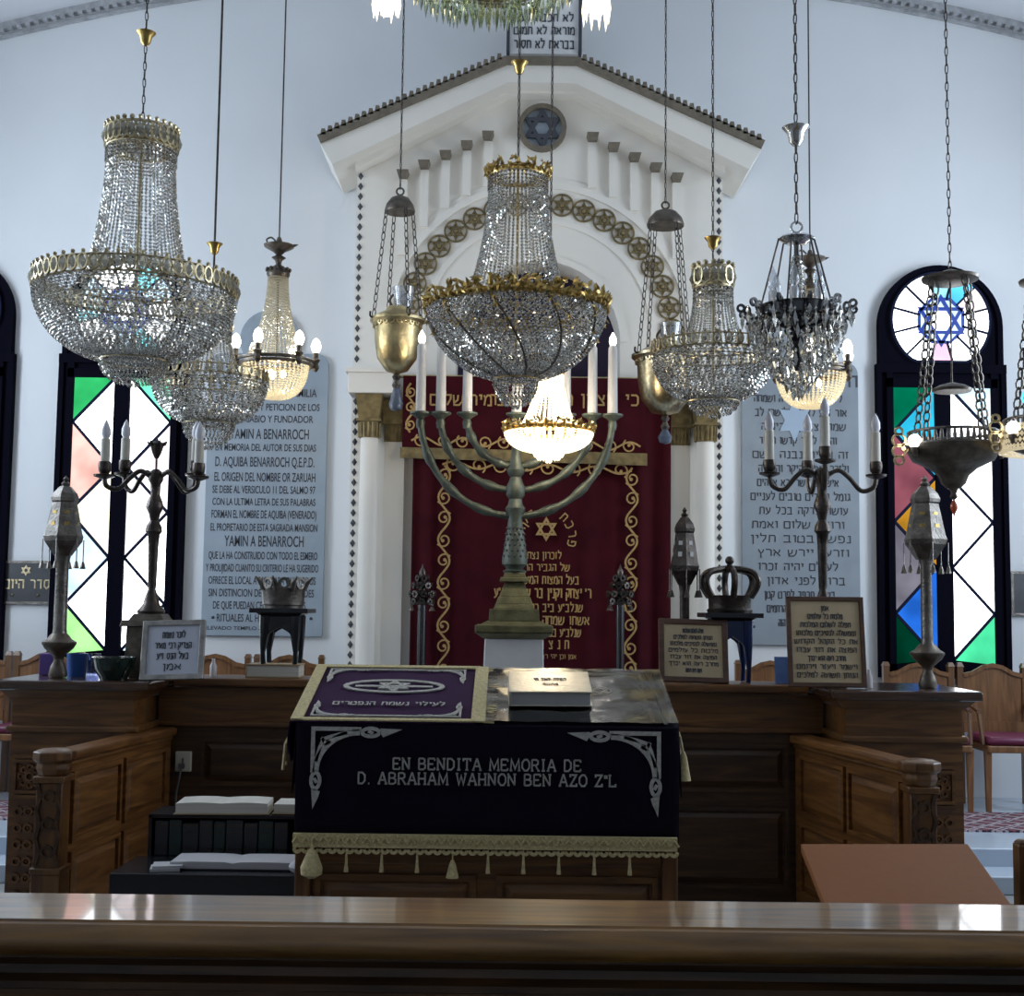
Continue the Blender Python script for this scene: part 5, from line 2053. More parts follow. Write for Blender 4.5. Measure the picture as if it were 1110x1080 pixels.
def black_stand(px, ytop, zbase, Y, halfw, label, legs, lm='black'):
    q = at(px, ytop, Y)
    t = thing('black_stand', label, 'stand', (q.x, Y, zbase + .002))
    k = K(1, Y)
    h = q.z - zbase
    m = MB()
    m.bb(-halfw * k, halfw * k, -halfw * k, halfw * k, h - 5 * k, h)
    m.frustum((0, 0, h - 10 * k), (halfw * 1.1 * k, halfw * 1.1 * k), (halfw * 1.6 * k, halfw * 1.6 * k), 5 * k)
    m.build('top_plate', M['black'], t, smooth=0, bevel=.004)
    r = halfw * .55 * k
    for sx_ in (-1, 1):
        for sy_ in (-1, 1):
            m = MB()
            m.tube([(sx_ * r * .95, sy_ * r * .95, h - 8 * k), (sx_ * r * .95, sy_ * r * .95, h * .55), (sx_ * r * 1.02, sy_ * r * 1.02, h * .2), (sx_ * r * .98, sy_ * r * .98, 0)], [6 * k, 5.5 * k, 2.6 * k, 2.8 * k], 8)
            m.build('leg', M[lm], t)
    m = MB()
    for sy_ in (-1, 1):
        m.prism([(-r, h - 8 * k), (r, h - 8 * k), (r, h * .45), (r * .5, h * .58), (0, h * .66), (-r * .5, h * .58), (-r, h * .45)], sy_ * r - 2 * k, sy_ * r + 2 * k)
    m.build('apron', M[lm], t, smooth=0)
    return t, q, h


bkz = CT
bb_ = thing('tan_book', 'closed tan book lying on the counter under the left black stand', 'book', (at(299, 731, 7.34).x, 7.33, CT + .001))
m = MB()
m.bb(-.15, .15, -.10, .10, 0, .008)
m.bb(-.15, .15, -.10, .10, .067, .075)
m.bb(-.15, -.142, -.10, .10, 0, .075)
m.build('cover', M['tanbook'], bb_, bevel=.002)
m = MB()
m.bb(-.145, .145, -.094, .094, .008, .067)
m.build('page_block', M['pages'], bb_, smooth=0)
t, q, h = black_stand(307, 660, CT + .076, 7.33, 31, 'black four-legged stand on the tan book', 4)
cb = thing('silver_coronet', 'flared openwork silver crown on the left black stand', 'crown', (q.x, 7.33, q.z + .002))
k = K(1, 7.33)
m = MB()
m.lathe([(20 * k, 0), (20.5 * k, 3 * k), (22 * k, 4 * k), (23 * k, 20 * k), (24 * k, 22 * k), (22 * k, 22 * k), (19 * k, 3 * k)], 24)
m.build('band', M['pewter'], cb)
m = MB()
for i in range(8):
    a = 2 * pi * i / 8 + .2
    m.ringxz((0, 0), 4 * k, 6.5 * k, -1 * k, 1 * k, 12, X=XF((24 * k * cos(a), 24 * k * sin(a), 27 * k), rz=a + pi / 2))
    a += pi / 8
    m.tube([(23 * k * cos(a), 23 * k * sin(a), 20 * k), (27 * k * cos(a), 27 * k * sin(a), 28 * k), (33 * k * cos(a), 33 * k * sin(a), 34 * k)], [3 * k, 2.4 * k, .8 * k], 6)
m.build('points', M['pewter'], cb)

t, q, h = black_stand(791, 665, CT, 7.40, 31, 'black four-legged stand between the two brown text frames', 4, 'bluesheen')
cb = thing('arched_crown', 'dark silver crown with six arches and a ball on the right black stand', 'crown', (q.x, 7.40, q.z + .002))
m = MB()
m.lathe([(24 * k, 0), (25 * k, 3 * k), (23 * k, 5 * k), (23.5 * k, 17 * k), (25 * k, 19 * k), (23 * k, 19 * k), (20 * k, 4 * k)], 24)
m.build('band', M['pewterd'], cb)
for i in range(6):
    a = 2 * pi * i / 6 + pi / 2
    m = MB()
    pr = [(24, 17), (31, 28), (32, 37), (26, 44), (14, 47), (5, 48)]
    m.tube(spline([(r * k * cos(a), r * k * sin(a), z * k) for r, z in pr], 5), 3.6 * k, 8)
    m.build('arch', M['pewterd'], cb)
m = MB()
m.lathe([(8 * k, 44 * k), (9 * k, 50 * k), (3 * k, 52 * k), (3 * k, 53 * k)], 12)
m.ball((0, 0, 57 * k), 5 * k, 12)
m.build('ball_finial', M['pewterd'], cb)

# ================================================================ framed texts and small things on the counter


def text_frame(px, ytop, ybot, wpx, Y, name, label, fm, sm, tilt, lines, wtop=None, border=7, rot=0.0, tmat=None):
    q = at(px, ybot, Y)
    t = thing(name, label, 'picture frame', (q.x, Y, CT + .003))
    k = K(1, Y)
    h = (at(px, ytop, Y).z - CT) / cos(tilt)
    w = wpx * k
    t.rotation_euler = (-tilt, rot, 0)
    m = MB()
    b = border * k
    m.ribbon([(-w / 2 + b / 2, b / 2), (w / 2 - b / 2, b / 2), (w / 2 - b / 2, h - b / 2), (-w / 2 + b / 2, h - b / 2)], b, -.022, 0.004, True)
    m.build('frame', fm, t, smooth=0, bevel=.004)
    m = MB()
    m.bb(-w / 2 + b * .7, w / 2 - b * .7, -.01, .003, b * .7, h - b * .7)
    m.build('sheet', sm, t, smooth=0)
    m = MB()
    m.bb(-.02, .02, .004, .012, h * .2, h * .62)
    m.build('back_strut', M['black'], t, smooth=0)
    n = len(lines)
    L = []
    for i, (s, ww) in enumerate(lines):
        z = h - b * 1.6 - (h - 3.0 * b) * (i + 1) / n * .98 + k * 2
        L.append((s, 0, z, (w - 3.2 * b) * ww, (h - 3.2 * b) / n * .52, True))
    lettering('text', L, tmat or M['letter'], t, XF((0, -.0105, 0)))
    return t


frame_txt = ['תפלה לשלום המלכות', 'הנותן תשועה למלכים', 'וממשלה לנסיכים מלכותו', 'מלכות כל עולמים', 'הפוצה את דוד עבדו', 'מחרב רעה הוא יברך', 'וישמר ויעזר וירומם', 'את כל הקהל הקדוש', 'אמן']
text_frame(186, 674, 738, 68, 6.84, 'framed_text', 'silver picture frame with a few text lines leaning before the left candelabrum', M['framesilver'], pmat('photo_paper', (.55, .58, .68), .12), radians(14), [('לזכר נשמת', .5), ('הצדיק רבי מאיר', .8), ('בעל הנס זיע', .7), ('אמן', .4)], border=6, rot=radians(-2), tmat=M['letter'])
text_frame(752, 673, 739, 75, 7.19, 'framed_text', 'small brown wooden frame with seven lines of Hebrew left of the crown stand', M['framebr'], M['parch'], radians(17), [(frame_txt[i], [.4, .75, .9, .95, .9, .95, .3][i]) for i in range(7)], border=6, rot=radians(1.2))
text_frame(897, 648, 742, 84, 6.92, 'framed_text', 'large brown wooden frame with nine lines of Hebrew on the right corner cabinet', M['framebr'], M['parch'], radians(8), [(frame_txt[[8, 3, 0, 2, 7, 4, 5, 6, 1][i]], [.12, .55, .8, .95, 1, .95, .6, .95, .95][i]) for i in range(9)], border=5, rot=radians(0))

q = at(127, 738, 6.95)
m = MB()
k = K(1, 6.95)
m.lathe([(14 * k, 0), (15 * k, 3 * k), (21 * k, 12 * k), (23 * k, 24 * k), (21.5 * k, 24 * k), (13 * k, 6 * k), (1e-6, 5 * k)], 28)
o = m.build('green_bowl', M['greenbowl'], None, (q.x, 6.88, CT + .001))
tag(o, 'dark green glazed bowl beside the silver frame on the left corner cabinet', 'bowl')
m = MB()
m.bb(-7.5 * k, 7.5 * k, -.04, .04, 0, 24 * k)
o = m.build('violet_box', M['violetbox'], None, (at(52, 730, 7.25).x, 7.25, CT + .001), smooth=0, bevel=.004)
tag(o, 'small violet box behind the left tower finial', 'box')
m = MB()
m.lathe([(10 * k, 0), (11 * k, 25 * k), (10 * k, 25 * k), (9 * k, 3 * k), (1e-6, 3 * k)], 20)
o = m.build('blue_cup', M['bluebox'], None, (at(83, 730, 7.15).x, 7.15, CT + .001))
tag(o, 'bright blue cup between the left tower finial and the green bowl', 'cup')
m = MB()
m.lathe([(8 * k, 0), (10 * k, 24 * k), (9.4 * k, 24 * k), (7.4 * k, 1.5 * k), (1e-6, 1.5 * k)], 20)
o = m.build('glass_tumbler', M['greyglass'], None, (at(99, 730, 7.30).x, 7.30, CT + .001))
tag(o, 'clear glass tumbler behind the blue cup and the green bowl', 'glass')
for px, Y, lab in ((942, 6.95, 'tiny white bottle right of the large brown text frame'), (231, 7.3, 'tiny white bottle right of the silver picture frame')):
    m = MB()
    m.lathe([(4 * k, 0), (4 * k, 12 * k), (1.8 * k, 16 * k), (1.8 * k, 20 * k), (1e-6, 20 * k)], 12)
    o = m.build('white_bottle', M['bottle'], None, (at(px, 735, Y).x, Y, CT + .001))
    tag(o, lab, 'bottle', 'tiny white bottles on the counter')
m = MB()
m.bb(-8 * k, 8 * k, -.004, .004, 0, 30 * k)
o = m.build('blue_card', M['bluecard'], None, (at(848, 735, 7.30).x, 7.30, CT + .001), smooth=0)
o.rotation_euler = (radians(-8), 0, 0)
tag(o, 'light blue card standing behind the left edge of the large brown text frame', 'card')

# ================================================================ hanging lamps


def hang(t, q, parent, ztop_local, mat, ycup=None, kind='chain', link=.05, w=.018, r=.003, cupmat=None, px=None, cupr=.05):
    """suspension from the local height ztop_local up to the vault, with an optional ceiling-cup on the way"""
    zc = ZC(q.x) - q.z + .012
    m = MB()
    if kind == 'chain':
        m.chain((0, 0, ztop_local), (0, 0, zc), link, w, r)
    elif kind == 'rod':
        m.tube([(0, 0, ztop_local), (0, 0, zc)], r, 8)
    m.build('chain' if kind == 'chain' else 'rod', mat, parent)
    if ycup is not None:
        z = at(px, ycup, q.y).z - q.z
        m = MB()
        m.lathe([(cupr * .25, -cupr * .9), (cupr * .5, -cupr * .6), (cupr * .62, 0), (cupr * 1.0, cupr * .45), (cupr * .9, cupr * .5), (cupr * .3, cupr * .2)], 18, (0, 0, z))
        m.build('suspension_cup', cupmat or M['gold'], parent)


def basket(label, px, Y, ycrown, yrim, ybowl, ytier, Rpx, rcpx, cm, rim='oval', twist=0.0, ns=64, neck_n=48, beads=30, cup=None, rimm=None, neck_r=None, tier_r=.33, flare=.5, crown_h=24, rim_h=20, chain=True, sus='chain', lw=1.0, shape=2.4):
    q = at(px, yrim, Y)
    t = thing('crystal_chandelier', label, 'chandelier', q)
    k = K(1, Y)
    R, rc = Rpx * k, rcpx * k
    zcr = at(px, ycrown, Y).z - q.z
    zbw = at(px, ybowl, Y).z - q.z
    zti = at(px, ytier, Y).z - q.z
    rimm = rimm or M['paleg']
    # crown
    ch = crown_h * k

    def band(name, rad, z0, z1, n, style):
        m = MB()
        h = z1 - z0
        if style == 'oval':
            m.lathe([(rad * .985, z0), (rad * 1.0, z0 + h * .05), (rad * .985, z0 + h * .12)], 48, cap=False)
            m.lathe([(rad * .985, z1 - h * .17), (rad * 1.0, z1 - h * .1), (rad * .985, z1 - h * .04)], 48, cap=False)
            for i in range(n):
                a = 2 * pi * i / n
                X = XF((rad * cos(a), rad * sin(a), (z0 + z1) / 2), rz=a + pi / 2)
                m.ribbon([(h * .27 * cos(2 * pi * j / 8), h * .42 * sin(2 * pi * j / 8)) for j in range(8)], h * .09, -.006, .006, True, X)
                m.ball((rad * cos(a), rad * sin(a), z1 + h * .05), h * .12, 6)
        else:
            m.lathe([(rad * .97, z0), (rad * .99, z0 + h * .15), (rad * .97, z0 + h * .3)], 48, cap=False)
            for i in range(n):
                a = 2 * pi * i / n
                s = 1.0 if i % 2 == 0 else .72
                c, d = cos(a), sin(a)
                X = XF((rad * c, rad * d, z0 + h * .15), rz=a + pi / 2)
                for _ in range(5):
                    e = Vector((random.uniform(-1, 1), random.uniform(-.6, .6), random.uniform(-.2, 1.2))).normalized()
                    pp_ = X @ Vector((random.uniform(-.3, .3) * h, -.01, random.uniform(.0, .55) * h))
                    m.octa(pp_, h * .10, h * .24, (X.to_3x3() @ e).normalized())
                X = X @ Matrix.Diagonal((.5, 1, .42 * s / .86, 1))
                m.add([(0, 0, 0), (-h * .28, -.004, h * .32 * s), (0, -.02, h * .5 * s), (h * .28, -.004, h * .32 * s), (0, -h * .28, h * 1.0 * s), (-h * .2, -h * .1, h * .7 * s), (h * .2, -h * .1, h * .7 * s), (0, .004, h * .4)],
                      [(0, 1, 2), (0, 2, 3), (1, 5, 2), (2, 5, 4), (2, 4, 6), (3, 2, 6), (0, 7, 1), (0, 3, 7), (1, 7, 5), (7, 3, 6), (7, 4, 5), (7, 6, 4)], X)
                m.ball((rad * c * 1.01, rad * d * 1.01, z0 + h * .15), h * .13, 6)
        m.build(name, rimm, t, smooth=35)
        if style == 'oval':
            m = MB()
            for i in range(n):
                a = 2 * pi * i / n
                m.octa((rad * 1.002 * cos(a), rad * 1.002 * sin(a), (z0 + z1) / 2), h * .22, h * .38)
            m.build(name + '_drops', M['drop'], t, smooth=0)
    band('crown_band', rc, zcr - ch, zcr, max(14, int(rcpx * .72)), rim)
    rh = rim_h * k
    band('rim_band', R, -rh * .5, rh * .5, max(30, int(Rpx * .52)), rim)
    # inner frame: rings and stays that carry the strings
    m = MB()
    ri_ = neck_r * k if neck_r else R * .56
    for rr, zz in ((rc * .9, zcr - ch), (ri_, 0), (R * .95, -rh * .4), (R * tier_r, zbw)):
        m.tube([(rr * cos(2 * pi * i / 36), rr * sin(2 * pi * i / 36), zz) for i in range(36)], .004, 5, True)
    for i in range(6):
        a = pi / 3 * i
        m.tube([(R * .95 * cos(a), R * .95 * sin(a), -rh * .3), (0, 0, -rh * .1)], .004, 5)
    m.tube([(0, 0, zcr + .01), (0, 0, zbw)], .008, 6)
    for i in range(6):
        a = pi / 3 * i
        m.tube([(rc * .9 * cos(a), rc * .9 * sin(a), zcr - ch), (0, 0, zcr + .01)], .004, 5)
    m.build('inner_frame', rimm, t)
    # neck strings
    m = MB()
    H = zcr - ch
    for i in range(neck_n):
        a = 2 * pi * i / neck_n
        pts = []
        for j in range(9):
            u = j / 8
            r = rc * .93 + (ri_ - rc * .93) * (u ** (1.0 / flare) if flare < 1 else u ** flare)
            pts.append((r * cos(a), r * sin(a), H * (1 - u)))
        m.strand(pts, beads, lw * k * 1.85, a)
    for j in range(4):
        for i in range(int(rcpx * 1.3)):
            a = 2 * pi * i / int(rcpx * 1.3)
            m.octa((rc * .97 * cos(a), rc * .97 * sin(a), zcr - ch - (2 + 4.2 * j) * k), 1.8 * k, 2.2 * k)
    m.build('neck_strings', cm, t, smooth=0)
    # bowl strings
    m = MB()
    D = -zbw
    r_end = R * tier_r
    for i in range(ns):
        a0 = 2 * pi * i / ns
        for sg in ((1, -1) if twist else (0,)):
            if sg == -1 and i % 2:
                continue
            pts = []
            for j in range(15):
                u = j / 14
                th = u * pi / 2
                r = r_end * .3 + (R * .985 - r_end * .3) * max(0, cos(th)) ** (2 / shape)
                z = -rh * .45 - (D - rh * .45) * sin(th) ** (2 / shape * 1.25)
                a = a0 + twist * u * sg
                pts.append((r * cos(a), r * sin(a), z))
            m.strand(pts, beads, lw * k * 2.9, a0, wfun=lambda s: 1.0 - .5 * s)
    m.build('bowl_strings', cm, t, smooth=0)
    if twist > .6:
        m, g = MB(), MB()
        for i in range(10):
            pts = []
            for j in range(15):
                u = j / 14
                th = u * pi / 2
                r = (r_end * .3 + (R * .985 - r_end * .3) * max(0, cos(th)) ** (2 / shape)) * 1.012
                a = 2 * pi * i / 10 + twist * u
                pts.append((r * cos(a), r * sin(a), -rh * .45 - (D - rh * .45) * sin(th) ** (2 / shape * 1.25)))
            m.tube(pts, .0065, 5)
            for j in (1, 2, 4):
                p = Vector(pts[j]) * 1.01
                for _ in range(5):
                    e = Vector((random.uniform(-1, 1), random.uniform(-1, 1), random.uniform(-1, 1))).normalized()
                    g.octa(p + e * .012, .006, .022, e)
        m.build('swirl_ribs', M['bronze'], t)
        g.build('gilt_sprays', rimm, t, smooth=0)
    # small tiered drop at the bottom
    m = MB()
    n = max(5, int((ytier - ybowl) / 4.2) + 2)
    for j in range(n):
        u = j / (n - 1)
        r = R * tier_r * sqrt(max(.02, 1 - u ** 2.2))
        z = zbw + 3 * k + (zti - zbw - 3 * k) * u
        c = max(6, int(2 * pi * r / (4.2 * k)))
        for i in range(c):
            a = 2 * pi * (i + .5 * (j % 2)) / c
            m.octa((r * cos(a), r * sin(a), z), 1.9 * k, 2.6 * k, None, a)
    m.build('lower_tier', cm, t, smooth=0)
    if chain:
        hang(t, q, t, zcr + .005, M['pewterd'], cup, sus, px=px, link=.055, w=.02, r=.0032 if sus == 'chain' else .007)
    return t, q, k, zcr


# 1: big oval-banded chandelier at the left
basket('largest crystal basket chandelier, with a gilt oval-drop band, hanging at the left', 148, 6.4, 141, 311, 392, 418, 109, 39, M['cry'], 'oval', .45, 110, 56, 38, cup=40, neck_r=58, tier_r=.34)
# 2: smaller chandelier behind it
basket('smaller crystal basket chandelier hanging low behind the largest one', 228, 7.7, 345, 408, 460, 486, 62, 22, M['cry'], 'oval', .35, 62, 34, 24, cup=268, sus='rod', neck_r=34, tier_r=.45, crown_h=14, rim_h=11)
# 4: centre chandelier with leaf band
basket('crystal basket chandelier with gilt leaf crest hanging in the centre before the ark', 560, 7.0, 176, 327, 412, 442, 99, 34, M['cry'], 'leaf', .75, 110, 48, 38, cup=72, neck_r=56, tier_r=.25, rim_h=26, crown_h=18, rimm=M['gold'], shape=2.1)
# 7: right crystal chandelier
basket('crystal basket chandelier with dark gilt band hanging right of the ark arch', 773, 7.3, 290, 379, 436, 452, 67, 22, M['cry'], 'oval', .4, 66, 34, 24, cup=262, neck_r=36, tier_r=.42, crown_h=24, rim_h=14)
# 5: the small lit one
t5, q5, k5, z5 = basket('small brightly lit crystal chandelier with gilt leaves hanging before the menorah', 595, 7.75, 398, 462, 490, 500, 48, 15, M['crylit'], 'leaf', 0, 44, 28, 20, cup=None, neck_r=30, tier_r=.36, crown_h=8, rim_h=16, rimm=M['gold'])
m = MB()
for i in range(6):
    a = pi / 3 * i
    m.lathe([(.012, -.03), (.022, 0), (.018, .03), (1e-6, .05)], 10, (.13 * cos(a), .13 * sin(a), -.02))
m.ball((0, 0, .22), .03, 10, 1.4)
m.build('lit_bulbs', M['bulbwarm'], t5)
lm = point('chandelier_light', (q5.x, q5.y, q5.z + .04), 30, (1.0, .86, .66), .06)
lm = point('chandelier_light', (q5.x, q5.y, q5.z + .24), 8, (1.0, .86, .66), .03)


# 3 and its twin: lantern chandelier with a ring of lit bulbs
def lantern(px, Y, ydish, ycrown, yring, ybot, label, ringpx, power, rod=True):
    q = at(px, yring, Y)
    t = thing('ring_chandelier', label, 'chandelier', q, 0, 'lit ring chandeliers')
    k = K(1, Y)

    def z(py):
        return at(px, py, Y).z - q.z
    m = MB()
    zd = z(ydish)
    m.lathe([(3 * k, zd - 8 * k), (7 * k, zd - 4 * k), (16 * k, zd + 1 * k), (17 * k, zd + 3 * k), (10 * k, zd + 3 * k), (4 * k, zd + 6 * k), (2 * k, zd + 12 * k)], 18)
    m.tube(spline([(-10 * k, 0, zd + 3 * k), (-14 * k, 0, zd + 9 * k), (-9 * k, 0, zd + 12 * k), (-4 * k, 0, zd + 8 * k)], 5), 1 * k, 6)
    m.octa((17 * k, 0, zd + 3 * k), 2 * k, 5 * k, Vector((1, 0, .3)).normalized())
    m.lathe([(2 * k, z(ycrown)), (4 * k, zd - 14 * k), (8 * k, zd - 11 * k), (3 * k, zd - 8 * k)], 12)
    m.build('lamp_dish', M['bronze'], t)
    m = MB()
    zc = z(ycrown)
    m.lathe([(11 * k, zc - 12 * k), (13 * k, zc - 8 * k), (12 * k, zc - 4 * k), (9 * k, zc - 1 * k), (3 * k, zc + 3 * k)], 18)
    for i in range(12):
        a = pi / 6 * i
        m.ball((12.5 * k * cos(a), 12.5 * k * sin(a), zc - 3 * k), 2.2 * k, 6)
    m.build('crown', M['bronze'], t)
    m = MB()
    for i in range(40):
        a = 2 * pi * i / 40
        pts = []
        for j in range(9):
            u = j / 8
            r = (10.5 + 22 * u ** 2.0) * k
            pts.append((r * cos(a), r * sin(a), (zc - 11 * k) * (1 - u)))
        m.strand(pts, 34, 1.55 * k, a)
    m.build('neck_strings', M['crysoft'], t, smooth=0)
    m = MB()
    R = ringpx * k
    for zz, rr in ((0, R), (-4 * k, R * .95)):
        m.tube([(rr * cos(2 * pi * i / 36), rr * sin(2 * pi * i / 36), zz) for i in range(36)], 1.9 * k, 6, True)
    for i in range(6):
        a = pi / 3 * i
        m.tube([(R * cos(a), R * sin(a), 0), (0, 0, 0)], 1 * k, 5)
    m.tube([(0, 0, zc), (0, 0, -10 * k)], 1.2 * k, 6)
    m.build('ring', M['bronze'], t)
    for i in range(6):
        a = pi / 3 * i + .25
        x, y = R * 1.06 * cos(a), R * 1.06 * sin(a)
        m = MB()
        m.lathe([(1.5 * k, -9 * k), (4 * k, -5 * k), (2.5 * k, 0), (5 * k, 4 * k), (2.6 * k, 6 * k), (3.2 * k, 13 * k)], 10, (x, y, 0))
        h = m.build('bulb_holder', M['bronze'], t)
        m = MB()
        m.lathe([(3 * k, 12 * k), (5 * k, 16 * k), (5.6 * k, 20 * k), (3.6 * k, 26 * k), (1e-6, 29 * k)], 10, (x, y, 0))
        m.build('flame_bulb', M['bulbon'], h)
    m = MB()
    zb = z(ybot)
    for i in range(40):
        a = 2 * pi * i / 40
        pts = []
        for j in range(11):
            th = pi / 2 * j / 10
            r = R * .86 * max(.04, cos(th)) ** .7
            pts.append((r * cos(a), r * sin(a), -2 * k + (zb + 2 * k) * sin(th)))
        m.strand(pts, 20, 1.9 * k, a)
    m.build('bowl_strings', M['crywarm'], t, smooth=0)
    m = MB()
    for i in range(3):
        a = 2 * pi / 3 * i
        m.ball((.05 * cos(a), .05 * sin(a), -14 * k), .02, 10, 1.4)
    m.build('inner_bulbs', M['bulbwarm'], t)
    hang(t, q, t, zd + 10 * k, M['pewterd'], None, 'rod', r=.005)
    point('ring_chandelier_light', (q.x, q.y, q.z - 8 * k), power, (1.0, .86, .60), .05)


lantern(299, 8.3, 269, 290, 392, 432, 'ring chandelier with lit candle bulbs and warm glowing beads before the Spanish plaque', 41, 10)
lantern(879, 8.3, 283, 304, 402, 442, 'ring chandelier with lit bulbs mostly hidden behind the black chandelier', 43, 8)


# 6: large chandelier at the top edge
def prism_chandelier():
    px, Y = 533, 5.3
    ARMS = [0.0, pi, 5 * pi / 4, 3 * pi / 2, 7 * pi / 4]
    q = at(px, -18, Y)
    t = thing('prism_chandelier', 'large greenish glass prism chandelier cut off by the top edge above the ark', 'chandelier', q)
    k = K(1, Y)
    m = MB()
    for R, n, L, z in ((92, 60, 26, 12), (74, 52, 28, 6), (54, 40, 30, 0), (32, 24, 30, -4)):
        for i in range(n):
            a = 2 * pi * i / n + R
            x, y = R * k * cos(a), R * k * sin(a)
            l = L * k * random.uniform(.8, 1.15)
            m.octa((x, y, z * k - l * .5), 2.6 * k, l * .55, None, a)
            m.octa((x, y, z * k + 3 * k), 2.2 * k, 3 * k, None, a)
    m.build('hanging_prisms', M['cryg'], t, smooth=0)
    m = MB()
    for R, z in ((92, 17), (74, 12), (54, 6), (32, 2)):
        m.tube([(R * k * cos(2 * pi * i / 40), R * k * sin(2 * pi * i / 40), z * k) for i in range(40)], .007, 6, True)
    m.lathe([(10 * k, 0), (22 * k, 20 * k), (12 * k, 40 * k), (8 * k, 90 * k), (20 * k, 120 * k), (6 * k, 150 * k)], 16)
    for a in ARMS:
        m.tube(spline([(15 * k * cos(a), 15 * k * sin(a), 40 * k), (60 * k * cos(a), 60 * k * sin(a), 14 * k), (105 * k * cos(a), 105 * k * sin(a), 12 * k), (118 * k * cos(a), 118 * k * sin(a), -2 * k)], 6), .012, 6)
    m.build('metal_frame', M['paleg'], t)
    for a in ARMS:
        x, y = 118 * k * cos(a), 118 * k * sin(a)
        m = MB()
        for j in range(10):
            b = 2 * pi * j / 10
            l = random.uniform(13, 22) * k
            m.octa((x + 14 * k * cos(b), y + 14 * k * sin(b), -10 * k - l), 3.4 * k, l)
        m.lathe([(15 * k, -10 * k), (16 * k, -4 * k), (6 * k, -2 * k)], 14, (x, y, 0))
        o = m.build('bulb_drops', M['crylit'], t, smooth=0)
        m = MB()
        m.lathe([(5 * k, -38 * k), (10 * k, -28 * k), (10 * k, -18 * k), (4 * k, -8 * k)], 12, (x, y, 0))
        m.build('lit_bulb', M['bulbon'], o)
    hang(t, q, t, 150 * k, M['brass'])
    for a in (0.0, pi):
        point('prism_chandelier_light', (q.x + 118 * k * cos(a), q.y + 118 * k * sin(a), q.z - 24 * k), 4, (1, .92, .85), .04)


prism_chandelier()


